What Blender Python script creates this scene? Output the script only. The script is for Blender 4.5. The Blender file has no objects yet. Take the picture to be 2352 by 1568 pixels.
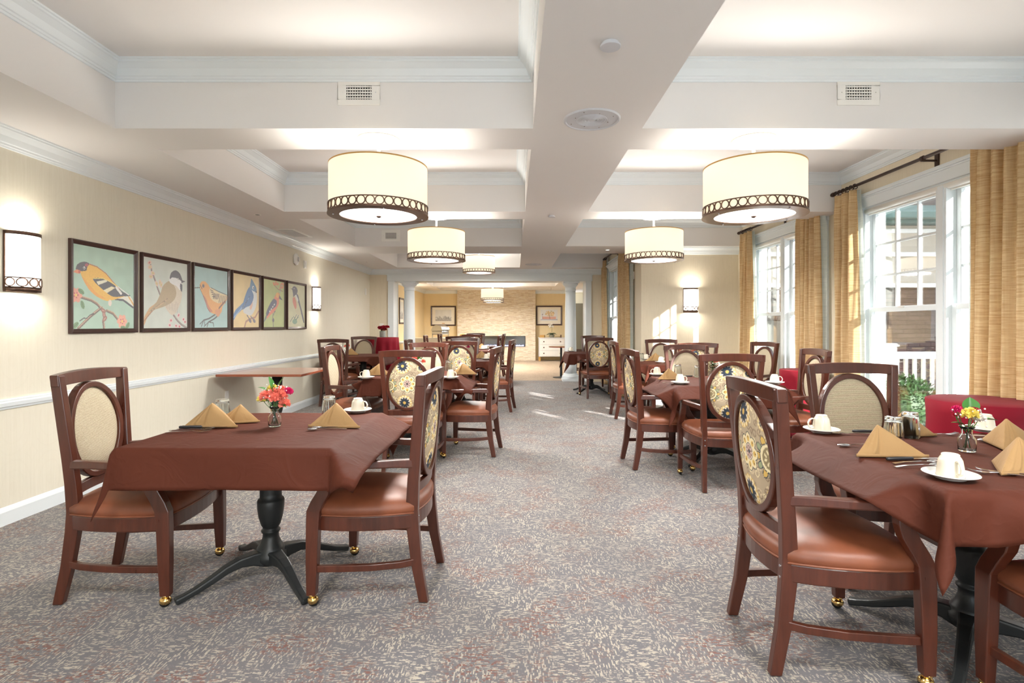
import bpy, bmesh, math, random
import numpy as np
from mathutils import Vector, Matrix
from math import pi, sin, cos, radians
R = radians
C = bpy.context.scene.collection
rnd = random.Random(7)
F, CX, CY, H = 1230.0, 1181.0, 746.0, 1.275      # focal length (px), vanishing point, eye height

def on(px, py, z=0.765):
    """point of the photo taken to the horizontal plane at height z"""
    d = (H - z) * F / (py - CY)
    return ((px - CX) * d / F, d)

# ------------------------------------------------------------------ materials
def lin(c):
    return tuple(((x / 12.92) if x <= 0.04045 else ((x + 0.055) / 1.055) ** 2.4) for x in c)
def hexc(r, g, b): return lin((r / 255, g / 255, b / 255))

class NT:
    def __init__(s, name):
        s.m = bpy.data.materials.new(name); s.m.use_nodes = True
        s.t = s.m.node_tree; s.t.nodes.clear()
        s.out = s.n('ShaderNodeOutputMaterial')
    def n(s, typ, **kw):
        nd = s.t.nodes.new(typ)
        for k, v in kw.items():
            if k.startswith('i_'): nd.inputs[k[2:].replace('_', ' ')].default_value = v
            else: setattr(nd, k, v)
        return nd
    def l(s, a, b): s.t.links.new(a, b)
    def val(s, sock, v):
        if hasattr(v, 'node'): s.l(v, sock)
        else: sock.default_value = v
    def math(s, op, a, b=0.0, c=None, clamp=False):
        nd = s.n('ShaderNodeMath', operation=op); nd.use_clamp = clamp
        s.val(nd.inputs[0], a); s.val(nd.inputs[1], b)
        if c is not None: s.val(nd.inputs[2], c)
        return nd.outputs[0]
    def coord(s, kind='Object', scale=(1, 1, 1), rot=(0, 0, 0), loc=(0, 0, 0)):
        tc = s.n('ShaderNodeTexCoord'); mp = s.n('ShaderNodeMapping')
        mp.inputs['Scale'].default_value = scale; mp.inputs['Rotation'].default_value = rot
        mp.inputs['Location'].default_value = loc
        s.l(tc.outputs[kind], mp.inputs[0]); return mp.outputs[0]
    def noise(s, vec, scale, detail=3, rough=.55, dist=0):
        nd = s.n('ShaderNodeTexNoise'); s.l(vec, nd.inputs['Vector'])
        nd.inputs['Scale'].default_value = scale; nd.inputs['Detail'].default_value = detail
        nd.inputs['Roughness'].default_value = rough; nd.inputs['Distortion'].default_value = dist
        return nd.outputs['Fac']
    def ramp(s, fac, stops, interp='LINEAR'):
        nd = s.n('ShaderNodeValToRGB'); nd.color_ramp.interpolation = interp
        e = nd.color_ramp.elements
        while len(e) < len(stops): e.new(.5)
        for i, (p, c) in enumerate(stops):
            e[i].position = p; e[i].color = (*c, 1) if len(c) == 3 else c
        s.l(fac, nd.inputs[0]); return nd.outputs['Color']
    def mix(s, f, a, b, blend='MIX'):
        nd = s.n('ShaderNodeMix', data_type='RGBA', blend_type=blend)
        s.val(nd.inputs[0], f)
        for sock, v in ((nd.inputs[6], a), (nd.inputs[7], b)):
            if hasattr(v, 'node'): s.l(v, sock)
            else: sock.default_value = (*v, 1)
        return nd.outputs[2]
    def bump(s, h, strength=.3, dist=.01):
        nd = s.n('ShaderNodeBump'); nd.inputs['Strength'].default_value = strength
        nd.inputs['Distance'].default_value = dist; s.l(h, nd.inputs['Height']); return nd.outputs[0]
    def pbr(s, col, rough=.5, metal=0, normal=None, **kw):
        b = s.n('ShaderNodeBsdfPrincipled')
        if hasattr(col, 'node'): s.l(col, b.inputs['Base Color'])
        else: b.inputs['Base Color'].default_value = (*col, 1)
        s.val(b.inputs['Roughness'], rough); b.inputs['Metallic'].default_value = metal
        if normal is not None: s.l(normal, b.inputs['Normal'])
        for k, v in kw.items(): b.inputs[k.replace('_', ' ')].default_value = v
        s.l(b.outputs[0], s.out.inputs[0]); return b

M = {}
def simple(name, col, rough=.5, metal=0, bumpsc=None, bs=.1, var=.06, **kw):
    t = NT(name); v = t.coord()
    n = t.noise(v, 9, 3)
    c = t.mix(t.math('MULTIPLY', n, var * 2), col, tuple(x * (1 - var * 2) for x in col))
    nm = t.bump(t.noise(v, bumpsc, 3), bs, .002) if bumpsc else None
    t.pbr(c, rough, metal, nm, **kw); M[name] = t.m; return t.m

simple('white_paint', hexc(236, 235, 230), .55, var=.02)
simple('ceiling_paint', hexc(228, 226, 224), .8, var=.02, bumpsc=180, bs=.05)
simple('trim_paint', hexc(226, 233, 236), .38, var=.02)
simple('black_iron', hexc(34, 37, 38), .42, bumpsc=120, bs=.15, var=.1)
simple('brass', hexc(222, 186, 120), .16, 1)
simple('bronze', hexc(112, 88, 76), .3, .85)
simple('dark_bronze', hexc(62, 44, 36), .35, .4)
simple('steel', hexc(205, 205, 208), .16, 1)
simple('grey_plastic', hexc(40, 40, 44), .4)
simple('rubber', hexc(22, 22, 22), .5)
simple('china', hexc(222, 214, 196), .18, var=.01, Coat_Weight=.4)
simple('white_china', hexc(222, 222, 218), .15, var=.01, Coat_Weight=.4)
simple('leaf_green', hexc(62, 128, 48), .42, var=.25)
simple('stem_green', hexc(70, 110, 52), .5, var=.15)
simple('dark_green', hexc(46, 78, 40), .5, var=.25)
simple('coral', hexc(246, 140, 122), .6, var=.18, bumpsc=160, bs=.5)
simple('magenta', hexc(214, 34, 108), .6, var=.15, bumpsc=160, bs=.5)
simple('red_rose', hexc(172, 18, 44), .55, var=.2, bumpsc=140, bs=.5)
simple('yellow_bloom', hexc(240, 222, 116), .6, var=.1, bumpsc=160, bs=.5)
simple('white_bloom', hexc(245, 242, 236), .6, var=.03)
simple('grey_door', hexc(120, 116, 108), .6)
simple('painted_grey', hexc(214, 214, 214), .4)
simple('gutter', hexc(96, 122, 116), .5)
simple('frieze', hexc(190, 180, 164), .7)
simple('concrete', hexc(205, 203, 198), .85, var=.08, bumpsc=40)
simple('vent_dark', hexc(44, 42, 40), .7)
simple('speaker_white', hexc(205, 207, 212), .6)
simple('pot', hexc(150, 146, 128), .5)
simple('gold_wood', hexc(196, 152, 84), .5)
simple('mat_board', hexc(232, 228, 214), .7)
simple('frosted_glass', hexc(150, 158, 150), .15)
simple('fire_glass', hexc(92, 94, 92), .12)

def wood(name, c1, c2, rough=.3, axis=(1, 1, .12)):
    t = NT(name); v = t.coord(scale=axis)
    n1 = t.noise(v, 38, 4, .6, .6); n2 = t.noise(v, 7, 2)
    f = t.math('ADD', t.math('MULTIPLY', n1, .6), t.math('MULTIPLY', n2, .4))
    c = t.ramp(f, [(.3, c1), (.7, c2)])
    t.pbr(c, t.math('ADD', rough - .06, t.math('MULTIPLY', n1, .12)), 0, t.bump(n1, .06, .001), Coat_Weight=.35, Coat_Roughness=.18)
    M[name] = t.m
wood('mahogany', hexc(60, 27, 17), hexc(87, 42, 27), .3)
wood('table_wood', hexc(136, 66, 44), hexc(166, 92, 62), .16, (.2, 1, 1))
wood('frame_wood', hexc(48, 30, 26), hexc(72, 46, 40), .35)

def leather():
    t = NT('caramel_vinyl'); v = t.coord()
    n = t.noise(v, 6, 3)
    c = t.ramp(n, [(.3, hexc(110, 60, 38)), (.7, hexc(136, 78, 52))])
    vo = t.n('ShaderNodeTexVoronoi'); t.l(v, vo.inputs['Vector']); vo.inputs['Scale'].default_value = 420
    t.pbr(c, .47, 0, t.bump(vo.outputs['Distance'], .12, .0006), Coat_Weight=.06, Coat_Roughness=.35); M['caramel_vinyl'] = t.m
leather()

def weave():
    t = NT('beige_weave'); v = t.coord(scale=(1, 1, 1))
    w = t.n('ShaderNodeTexWave', wave_type='BANDS', bands_direction='Z'); t.l(v, w.inputs['Vector'])
    w.inputs['Scale'].default_value = 60; w.inputs['Distortion'].default_value = 2.2; w.inputs['Detail'].default_value = 3; w.inputs['Detail Scale'].default_value = 4
    w2 = t.n('ShaderNodeTexWave', wave_type='BANDS', bands_direction='X'); t.l(v, w2.inputs['Vector'])
    w2.inputs['Scale'].default_value = 85; w2.inputs['Distortion'].default_value = 1.5
    f = t.math('MULTIPLY', w.outputs['Fac'], t.math('ADD', .5, t.math('MULTIPLY', w2.outputs['Fac'], .5)))
    c = t.ramp(f, [(.05, hexc(138, 122, 98)), (.35, hexc(190, 176, 148)), (.8, hexc(218, 208, 184))])
    t.pbr(c, .85, 0, t.bump(f, .5, .002)); M['beige_weave'] = t.m
weave()

def vcol(name, rough=.8, bumpsc=300, attr='Col', coat=0):
    t = NT(name); a = t.n('ShaderNodeVertexColor', layer_name=attr)
    v = t.coord(); n = t.noise(v, bumpsc, 2)
    t.pbr(a.outputs['Color'], rough, 0, t.bump(n, .25, .001), Coat_Weight=coat, Coat_Roughness=.1); M[name] = t.m
vcol('medallion_fabric'); vcol('paint_canvas', .5, 120)

def cloth(name, c1, c2, sheen=.2, ws=7, st=.55):
    t = NT(name); v = t.coord('Object')
    n = t.noise(v, ws, 2, .45, 1.6)                       # creases
    rid = t.math('ABSOLUTE', t.math('SUBTRACT', n, .5))
    fine = t.noise(v, 700, 2)
    c = t.mix(t.noise(v, 4, 2), c1, c2)
    h = t.math('ADD', t.math('MULTIPLY', rid, -1.0), t.math('MULTIPLY', fine, .02))
    t.pbr(c, .72, 0, t.bump(h, st, .02), Sheen_Weight=sheen, Specular_IOR_Level=.18); M[name] = t.m
cloth('brown_cloth', hexc(70, 32, 20), hexc(82, 39, 25), .0, 7, .38)
cloth('red_cloth', hexc(108, 8, 26), hexc(130, 14, 34), .03, 3, .2)
cloth('napkin_tan', hexc(152, 120, 80), hexc(170, 138, 96), .05, 9, .25)
cloth('cream_cloth', hexc(224, 216, 196), hexc(236, 228, 210), .1, 4, .2)

def curtain_mat(name, c1, c2, transl=.35):
    t = NT(name); v = t.coord('Object', scale=(4, 4, 60)); v2 = t.coord('Object', scale=(14, 14, .5))
    a = t.noise(v, 1.5, 4, .65); b = t.noise(v2, 3, 2)
    f = t.math('ADD', t.math('MULTIPLY', a, .75), t.math('MULTIPLY', b, .25))
    c = t.ramp(f, [(.35, c1), (.6, c2)])
    p = t.pbr(c, .7, 0, t.bump(a, .3, .002))
    tr = t.n('ShaderNodeBsdfTranslucent'); t.l(c, tr.inputs[0])
    mx = t.n('ShaderNodeMixShader'); mx.inputs[0].default_value = transl
    t.l(p.outputs[0], mx.inputs[1]); t.l(tr.outputs[0], mx.inputs[2]); t.l(mx.outputs[0], t.out.inputs[0]); M[name] = t.m
curtain_mat('gold_curtain', hexc(206, 168, 118), hexc(234, 212, 166))
curtain_mat('curtain_lining', hexc(206, 216, 212), hexc(226, 232, 226), .4)

def wallpaper(name, c1, c2):
    t = NT(name); v = t.coord('Object', scale=(60, 60, 2.2)); v2 = t.coord('Object')
    a = t.noise(v, 1.5, 3, .6)
    w = t.n('ShaderNodeTexWave', wave_type='RINGS', rings_direction='SPHERICAL'); 
    mp = t.n('ShaderNodeVectorMath', operation='FRACTION')
    sc = t.n('ShaderNodeVectorMath', operation='MULTIPLY'); sc.inputs[1].default_value = (3.6, 3.6, 2.4)
    t.l(v2, sc.inputs[0]); t.l(sc.outputs[0], mp.inputs[0])
    sb = t.n('ShaderNodeVectorMath', operation='SUBTRACT'); sb.inputs[1].default_value = (.5, .5, .5); t.l(mp.outputs[0], sb.inputs[0])
    t.l(sb.outputs[0], w.inputs['Vector']); w.inputs['Scale'].default_value = 2.2; w.inputs['Distortion'].default_value = 1.2
    line = t.math('GREATER_THAN', w.outputs['Fac'], .9)
    f = t.math('SUBTRACT', a, t.math('MULTIPLY', line, .09))
    c = t.ramp(f, [(.1, c1), (.9, c2)])
    t.pbr(c, .62, 0, t.bump(a, .08, .001)); M[name] = t.m
wallpaper('wallpaper', hexc(222, 216, 198), hexc(232, 227, 211))
wallpaper('wallpaper_beige', hexc(218, 207, 184), hexc(231, 221, 199))
wallpaper('wallpaper_yellow', hexc(222, 202, 156), hexc(234, 216, 176))

def carpet(name, base1, base2, cream, rust):
    t = NT(name)
    tc = t.n('ShaderNodeTexCoord')
    wob = t.n('ShaderNodeTexNoise'); t.l(tc.outputs['Object'], wob.inputs['Vector']); wob.inputs['Scale'].default_value = 260; wob.inputs['Detail'].default_value = 1
    wm = t.n('ShaderNodeVectorMath', operation='SCALE'); wm.inputs['Scale'].default_value = .003; t.l(wob.outputs['Color'], wm.inputs[0])
    ad = t.n('ShaderNodeVectorMath', operation='ADD'); t.l(tc.outputs['Object'], ad.inputs[0]); t.l(wm.outputs[0], ad.inputs[1])
    sep = t.n('ShaderNodeSeparateXYZ'); t.l(ad.outputs[0], sep.inputs[0])
    def dash(across, row, seed, thr, w=.05, ln=24.0):
        """yarn rows 'row' metres thick along one axis, broken into dashes"""
        r = t.math('FLOOR', t.math('DIVIDE', sep.outputs['Y' if across else 'X'], row))
        cb = t.n('ShaderNodeCombineXYZ'); t.l(t.math('MULTIPLY', sep.outputs['X' if across else 'Y'], ln), cb.inputs[0]); t.l(t.math('MULTIPLY', r, 5.37), cb.inputs[1]); cb.inputs[2].default_value = seed
        n = t.noise(cb.outputs[0], 1.0, 2, .6)
        mr = t.n('ShaderNodeMapRange'); t.l(n, mr.inputs[0]); mr.inputs[1].default_value = thr; mr.inputs[2].default_value = thr + w
        return mr.outputs[0]
    big = t.noise(tc.outputs['Object'], 2.6, 3, .6)
    big2 = t.noise(tc.outputs['Object'], 3.4, 2, .5)
    zone = t.n('ShaderNodeMapRange'); t.l(t.noise(tc.outputs['Object'], 7, 2), zone.inputs[0]); zone.inputs[1].default_value = .47; zone.inputs[2].default_value = .53
    hx = dash(True, .0050, 1.3, .52, .08, 40.0); vx = dash(False, .0050, 7.7, .52, .08, 40.0)
    d = t.n('ShaderNodeMix', data_type='FLOAT'); t.l(zone.outputs[0], d.inputs[0]); t.l(hx, d.inputs[2]); t.l(vx, d.inputs[3])
    cm = t.math('MULTIPLY', d.outputs[0], t.math('ADD', .35, t.math('MULTIPLY', big, 1.1), clamp=True))
    hr = dash(True, .007, 4.1, .52, .07, 40.0)
    mr = t.n('ShaderNodeMapRange'); t.l(big2, mr.inputs[0]); mr.inputs[1].default_value = .48; mr.inputs[2].default_value = .62
    rm = t.math('MULTIPLY', hr, mr.outputs[0])
    base = t.mix(t.noise(tc.outputs['Object'], 1.7, 3), base1, base2)
    c = t.mix(cm, base, cream); c = t.mix(rm, c, rust)
    fz = t.noise(tc.outputs['Object'], 380, 2)
    c = t.mix(t.math('MULTIPLY', fz, .5), c, t.mix(.5, c, (.02, .02, .02)))
    t.pbr(c, .95, 0, t.bump(fz, .6, .004), Sheen_Weight=.15); M[name] = t.m
carpet('carpet_grey', hexc(92, 92, 100), hexc(112, 107, 108), hexc(180, 171, 155), hexc(116, 74, 62))
carpet('carpet_tan', hexc(158, 134, 108), hexc(172, 148, 120), hexc(206, 186, 156), hexc(140, 112, 88))

def stone(name, cols, sc=(1, 1, 1), bw=.28, rh=.045, mortar=hexc(150, 130, 104), axis='XZ', bs=.8):
    t = NT(name); tc = t.n('ShaderNodeTexCoord')
    sp = t.n('ShaderNodeSeparateXYZ'); t.l(tc.outputs['Object'], sp.inputs[0])
    cb = t.n('ShaderNodeCombineXYZ'); t.l(sp.outputs['X' if axis == 'XZ' else 'Y'], cb.inputs[0]); t.l(sp.outputs['Z'], cb.inputs[1])
    nz = t.n('ShaderNodeTexNoise'); t.l(cb.outputs[0], nz.inputs['Vector']); nz.inputs['Scale'].default_value = 3.5
    ws = t.n('ShaderNodeVectorMath', operation='SCALE'); ws.inputs['Scale'].default_value = .03; t.l(nz.outputs['Color'], ws.inputs[0])
    ad = t.n('ShaderNodeVectorMath', operation='ADD'); t.l(cb.outputs[0], ad.inputs[0]); t.l(ws.outputs[0], ad.inputs[1])
    br = t.n('ShaderNodeTexBrick'); t.l(ad.outputs[0], br.inputs['Vector'])
    br.inputs['Scale'].default_value = 1; br.inputs['Brick Width'].default_value = bw; br.inputs['Row Height'].default_value = rh
    br.inputs['Mortar Size'].default_value = rh * .07; br.inputs['Color1'].default_value = (0, 0, 0, 1); br.inputs['Color2'].default_value = (1, 1, 1, 1)
    br.inputs['Mortar'].default_value = (.5, .5, .5, 1); br.inputs['Bias'].default_value = 0; br.offset_frequency = 2; br.squash = .6; br.squash_frequency = 3
    c = t.ramp(br.outputs['Color'], [(i / (len(cols) - 1), k) for i, k in enumerate(cols)])
    mp = t.n('ShaderNodeMapping'); mp.inputs['Scale'].default_value = (5, 34, 1); t.l(ad.outputs[0], mp.inputs[0])
    n2 = t.noise(mp.outputs[0], 1.3, 4, .7)
    c = t.mix(t.math('MULTIPLY', n2, .55), c, t.ramp(n2, [(.35, cols[0]), (.65, cols[-1])]))
    c = t.mix(t.math('MULTIPLY', br.outputs['Fac'], .8), c, mortar)
    h = t.math('SUBTRACT', t.math('MULTIPLY', br.outputs['Color'], .5), br.outputs['Fac'])
    h = t.math('ADD', h, t.math('MULTIPLY', n2, .6))
    t.pbr(c, .85, 0, t.bump(h, bs, .03)); M[name] = t.m
stone('ledger_stone', [hexc(206, 186, 154), hexc(236, 222, 196), hexc(242, 234, 214), hexc(214, 192, 162), hexc(246, 240, 228)], mortar=hexc(196, 176, 146), bw=.17, rh=.030)
stone('brown_stone', [hexc(84, 72, 68), hexc(116, 98, 92), hexc(98, 88, 86), hexc(132, 114, 104)], bw=.36, rh=.085, mortar=hexc(44, 38, 36))

def emis(name, col, st, mixd=0):
    t = NT(name); e = t.n('ShaderNodeEmission'); e.inputs[0].default_value = (*col, 1); e.inputs[1].default_value = st
    t.l(e.outputs[0], t.out.inputs[0]); M[name] = t.m
EM = 1.0
def shade_mat():
    t = NT('lamp_shade'); v = t.coord('Object', scale=(1, 1, 1)); n = t.noise(v, 3, 1)
    e = t.n('ShaderNodeEmission'); t.l(t.mix(n, (1, .84, .58), (1, .88, .66)), e.inputs[0]); e.inputs[1].default_value = .40
    d = t.n('ShaderNodeBsdfDiffuse'); d.inputs[0].default_value = (.6, .55, .46, 1); tr = t.n('ShaderNodeBsdfTranslucent'); tr.inputs[0].default_value = (.034, .031, .026, 1); a0 = t.n('ShaderNodeAddShader'); t.l(d.outputs[0], a0.inputs[0]); t.l(tr.outputs[0], a0.inputs[1])
    a = t.n('ShaderNodeAddShader'); t.l(e.outputs[0], a.inputs[0]); t.l(a0.outputs[0], a.inputs[1]); t.l(a.outputs[0], t.out.inputs[0]); M['lamp_shade'] = t.m
shade_mat()
emis('lamp_diffuser', (1, .96, .88), 2.2)
emis('sconce_glow', (1, .94, .84), 2.2)
emis('flame_blue', (.45, .5, 1), 1.6)
def glass_pane():
    t = NT('window_glass'); a = t.n('ShaderNodeBsdfTransparent'); g = t.n('ShaderNodeBsdfGlossy'); g.inputs['Roughness'].default_value = .02
    fr = t.n('ShaderNodeFresnel'); fr.inputs[0].default_value = 1.4
    m = t.n('ShaderNodeMixShader'); t.l(t.math('MULTIPLY', fr.outputs[0], .7), m.inputs[0]); t.l(a.outputs[0], m.inputs[1]); t.l(g.outputs[0], m.inputs[2]); t.l(m.outputs[0], t.out.inputs[0]); M['window_glass'] = t.m
glass_pane()
def clear_glass(name, col=(1, 1, 1)):
    t = NT(name); t.pbr(col, .02, 0, None, Transmission_Weight=1.0, IOR=1.35); M[name] = t.m
clear_glass('clear_glass', (.93, .97, .96))

# ------------------------------------------------------------------ mesh building
class MB:
    def __init__(s): s.v = []; s.f = []
    def add(s, vs, fs):
        o = len(s.v); s.v += [tuple(map(float, v)) for v in vs]; s.f += [tuple(i + o for i in f) for f in fs]; return s
    def box(s, x0, x1, y0, y1, z0, z1):
        return s.add([(x, y, z) for z in (z0, z1) for y in (y0, y1) for x in (x0, x1)],
                     [(0, 2, 3, 1), (4, 5, 7, 6), (0, 1, 5, 4), (2, 6, 7, 3), (0, 4, 6, 2), (1, 3, 7, 5)])
    def rings(s, rs, cap0=True, cap1=True):
        """rs: list of equally long closed rings of points"""
        n = len(rs[0]); vs = [p for r in rs for p in r]; fs = []
        for i in range(len(rs) - 1):
            for j in range(n):
                a = i * n + j; b = i * n + (j + 1) % n
                fs.append((a, b, b + n, a + n))
        if cap0: fs.append(tuple(range(n - 1, -1, -1)))
        if cap1: fs.append(tuple(range((len(rs) - 1) * n, len(rs) * n)))
        return s.add(vs, fs)
    def bar(s, pts, w, h, up=(0, 0, 1), ws=None, hs=None):
        """rectangular section swept along a path; w across, h along 'up'"""
        up = Vector(up); rs = []; P = [Vector(p) for p in pts]
        for i, p in enumerate(P):
            t = (P[min(i + 1, len(P) - 1)] - P[max(i - 1, 0)]).normalized()
            a = t.cross(up).normalized(); b = a.cross(t).normalized()
            W = (ws[i] if ws else w) / 2; Hh = (hs[i] if hs else h) / 2
            rs.append([p + a * W + b * Hh, p - a * W + b * Hh, p - a * W - b * Hh, p + a * W - b * Hh])
        return s.rings(rs)
    def tube(s, pts, r, seg=8, rs_=None, up=(0, 0, 1)):
        P = [Vector(p) for p in pts]; rs = []; up = Vector(up)
        for i, p in enumerate(P):
            t = (P[min(i + 1, len(P) - 1)] - P[max(i - 1, 0)]).normalized()
            u = up if abs(t.dot(up)) < .95 else Vector((1, 0, 0))
            a = t.cross(u).normalized(); b = a.cross(t)
            rr = rs_[i] if rs_ else r
            rs.append([p + a * rr * cos(2 * pi * k / seg) + b * rr * sin(2 * pi * k / seg) for k in range(seg)])
        return s.rings(rs)
    def lathe(s, prof, seg=24, c=(0, 0, 0), a0=0, a1=2 * pi, mod=None):
        full = abs(a1 - a0 - 2 * pi) < 1e-6; n = seg if full else seg + 1
        vs = []; fs = []
        for (r, z) in prof:
            for k in range(n):
                a = a0 + (a1 - a0) * k / seg; rr = r * (mod(a, z) if mod else 1)
                vs.append((c[0] + rr * cos(a), c[1] + rr * sin(a), c[2] + z))
        for i in range(len(prof) - 1):
            for k in range(n if full else n - 1):
                k2 = (k + 1) % n; fs.append((i * n + k, i * n + k2, (i + 1) * n + k2, (i + 1) * n + k))
        return s.add(vs, fs)
    def prism(s, poly, z0, z1):
        n = len(poly)
        return s.rings([[(x, y, z0) for x, y in poly], [(x, y, z1) for x, y in poly]])
    def grid(s, fn, nu, nv):
        vs = [fn(i / nu, j / nv) for j in range(nv + 1) for i in range(nu + 1)]
        fs = [(j * (nu + 1) + i, j * (nu + 1) + i + 1, (j + 1) * (nu + 1) + i + 1, (j + 1) * (nu + 1) + i) for j in range(nv) for i in range(nu)]
        return s.add(vs, fs)
    def ball(s, c, r, seg=12, rg=8, fn=None):
        vs = []; fs = []
        rx, ry, rz = r if isinstance(r, tuple) else (r, r, r)
        for i in range(rg + 1):
            th = pi * i / rg
            for k in range(seg):
                a = 2 * pi * k / seg; q = fn(th, a) if fn else 1
                vs.append((c[0] + rx * q * sin(th) * cos(a), c[1] + ry * q * sin(th) * sin(a), c[2] + rz * q * cos(th)))
        for i in range(rg):
            for k in range(seg):
                k2 = (k + 1) % seg; fs.append((i * seg + k, (i + 1) * seg + k, (i + 1) * seg + k2, i * seg + k2))
        return s.add(vs, fs)
    def xf(s, mat):
        s.v = [tuple(mat @ Vector(v)) for v in s.v]; return s
    def build(s, name, mat, parent=None, smooth=False, bevel=0, solid=0, bseg=2, clean=True, loc=None):
        me = bpy.data.meshes.new(name); me.from_pydata(s.v, [], s.f); me.update()
        if clean:
            bm = bmesh.new(); bm.from_mesh(me)
            bmesh.ops.remove_doubles(bm, verts=bm.verts, dist=1e-5)
            bmesh.ops.recalc_face_normals(bm, faces=bm.faces); bm.to_mesh(me); bm.free()
        if smooth: me.polygons.foreach_set('use_smooth', [True] * len(me.polygons))
        me.materials.append(M[mat] if isinstance(mat, str) else mat)
        o = bpy.data.objects.new(name, me); C.objects.link(o)
        if parent: o.parent = parent
        if loc: o.location = loc
        if bevel:
            b = o.modifiers.new('bevel', 'BEVEL'); b.width = bevel; b.segments = bseg; b.limit_method = 'ANGLE'; b.angle_limit = R(40); b.harden_normals = False
            if not smooth: me.polygons.foreach_set('use_smooth', [False] * len(me.polygons))
        if solid:
            b = o.modifiers.new('solid', 'SOLIDIFY'); b.thickness = solid; b.offset = -1
        return o

def tag(o, label=None, cat=None, group=None, kind=None):
    if label: o['label'] = label
    if cat: o['category'] = cat
    if group: o['group'] = group
    if kind: o['kind'] = kind
    return o
def struct(o, label=None):
    o['kind'] = 'structure'
    if label: o['label'] = label
    return o
def empty(name, loc=(0, 0, 0), rz=0):
    o = bpy.data.objects.new(name, None); o.empty_display_size = .1; C.objects.link(o)
    o.location = loc; o.rotation_euler = (0, 0, rz); return o
KIDS = {}
def children(o):
    return [c for c in bpy.data.objects if c.parent == o]
def copy_tree(o, parent=None, kids=None):
    if kids is None:
        kids = {}
        for c in bpy.data.objects:
            if c.parent: kids.setdefault(c.parent.name, []).append(c)
    c = o.copy(); C.objects.link(c)
    if parent: c.parent = parent
    for ch in kids.get(o.name, []): copy_tree(ch, c, kids)
    return c
class Proto:
    """first use returns the object itself, later uses copies"""
    def __init__(s, make): s.make = make; s.o = None
    def get(s, loc, rz, label, cat, group=None, scale=None):
        if s.o is None: s.o = s.make(); o = s.o
        else: o = copy_tree(s.o)
        o.location = loc; o.rotation_euler = (0, 0, rz)
        if scale: o.scale = (scale, scale, scale)
        if 'group' in o: del o['group']
        tag(o, label, cat, group); return o

# ------------------------------------------------------------------ raster painting (for woven and painted pictures)
class Cv:
    def __init__(s, w, h, bg, seed=1):
        s.w, s.h = w, h; s.a = np.zeros((h, w, 3)); s.a[:] = bg
        ys, xs = np.mgrid[0:h, 0:w]; s.x = (xs + .5) / w; s.y = (ys + .5) / h * (h / w); s.rs = np.random.RandomState(seed)
        lo = s.rs.rand(10, 10, 1); s.asp = h / w
        up = np.kron(lo, np.ones((h // 10 + 1, w // 10 + 1, 1)))[:h, :w]
        for _ in range(6): up = (up + np.roll(up, 3, 0) + np.roll(up, -3, 0) + np.roll(up, 3, 1) + np.roll(up, -3, 1)) / 5
        s.a *= .93 + .14 * up
        s.n = s.rs.rand(h, w) - .5
    def put(s, m, c, a=1.0):
        c = np.array(c) * (1 + .16 * s.n[..., None]); s.a = np.where(m[..., None], s.a * (1 - a) + c * a, s.a)
    def poly(s, pts, c, a=1.0):
        m = np.zeros(s.x.shape, bool); n = len(pts)
        for i in range(n):
            x1, y1 = pts[i]; x2, y2 = pts[(i + 1) % n]
            if y1 == y2: continue
            cond = ((y1 > s.y) != (y2 > s.y)) & (s.x < (x2 - x1) * (s.y - y1) / (y2 - y1) + x1); m ^= cond
        s.put(m, c, a)
    def blob(s, pts, c, a=1.0, k=6):
        """smooth closed curve through the points"""
        n = len(pts); out = []
        for i in range(n):
            p0, p1, p2, p3 = (np.array(pts[(i + j) % n]) for j in (-1, 0, 1, 2))
            for q in range(k):
                t = q / k; out.append(tuple(.5 * ((2 * p1) + (-p0 + p2) * t + (2 * p0 - 5 * p1 + 4 * p2 - p3) * t * t + (-p0 + 3 * p1 - 3 * p2 + p3) * t ** 3)))
        s.poly(out, c, a)
    def ell(s, cx, cy, rx, ry, c, rot=0, a=1.0):
        dx, dy = s.x - cx, s.y - cy; u = dx * cos(rot) + dy * sin(rot); v = -dx * sin(rot) + dy * cos(rot)
        s.put((u / rx) ** 2 + (v / ry) ** 2 < 1, c, a)
    def line(s, pts, r, c, a=1.0):
        m = np.zeros(s.x.shape, bool)
        for (x1, y1), (x2, y2) in zip(pts[:-1], pts[1:]):
            L = (x2 - x1) ** 2 + (y2 - y1) ** 2 + 1e-9
            t = np.clip(((s.x - x1) * (x2 - x1) + (s.y - y1) * (y2 - y1)) / L, 0, 1)
            m |= (s.x - x1 - t * (x2 - x1)) ** 2 + (s.y - y1 - t * (y2 - y1)) ** 2 < r * r
        s.put(m, c, a)
def canvas_obj(name, cv, w, h, parent, plane, mat='paint_canvas'):
    """flat sheet w x h with the picture in its vertex colours; plane(u,v)->xyz, v up"""
    nx, ny = cv.w - 1, cv.h - 1
    U, V = np.meshgrid(np.linspace(0, 1, nx + 1), np.linspace(0, 1, ny + 1))
    co = np.array([plane(u, 1 - v) for u, v in zip(U.ravel(), V.ravel())])
    idx = np.arange((nx + 1) * (ny + 1)).reshape(ny + 1, nx + 1)
    fs = np.stack([idx[:-1, :-1], idx[1:, :-1], idx[1:, 1:], idx[:-1, 1:]], -1).reshape(-1, 4)
    me = bpy.data.meshes.new(name); me.from_pydata(co.tolist(), [], fs.tolist()); me.update()
    at = me.color_attributes.new('Col', 'FLOAT_COLOR', 'POINT')
    col = np.ones((cv.h * cv.w, 4), np.float32); col[:, :3] = np.clip(cv.a.reshape(-1, 3), 0, 1)
    at.data.foreach_set('color', col.ravel()); me.materials.append(M[mat])
    o = bpy.data.objects.new(name, me); C.objects.link(o)
    if parent: o.parent = parent
    return o
WORLD, SUN, EXPO = 4.0, 30, 0.90
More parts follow.
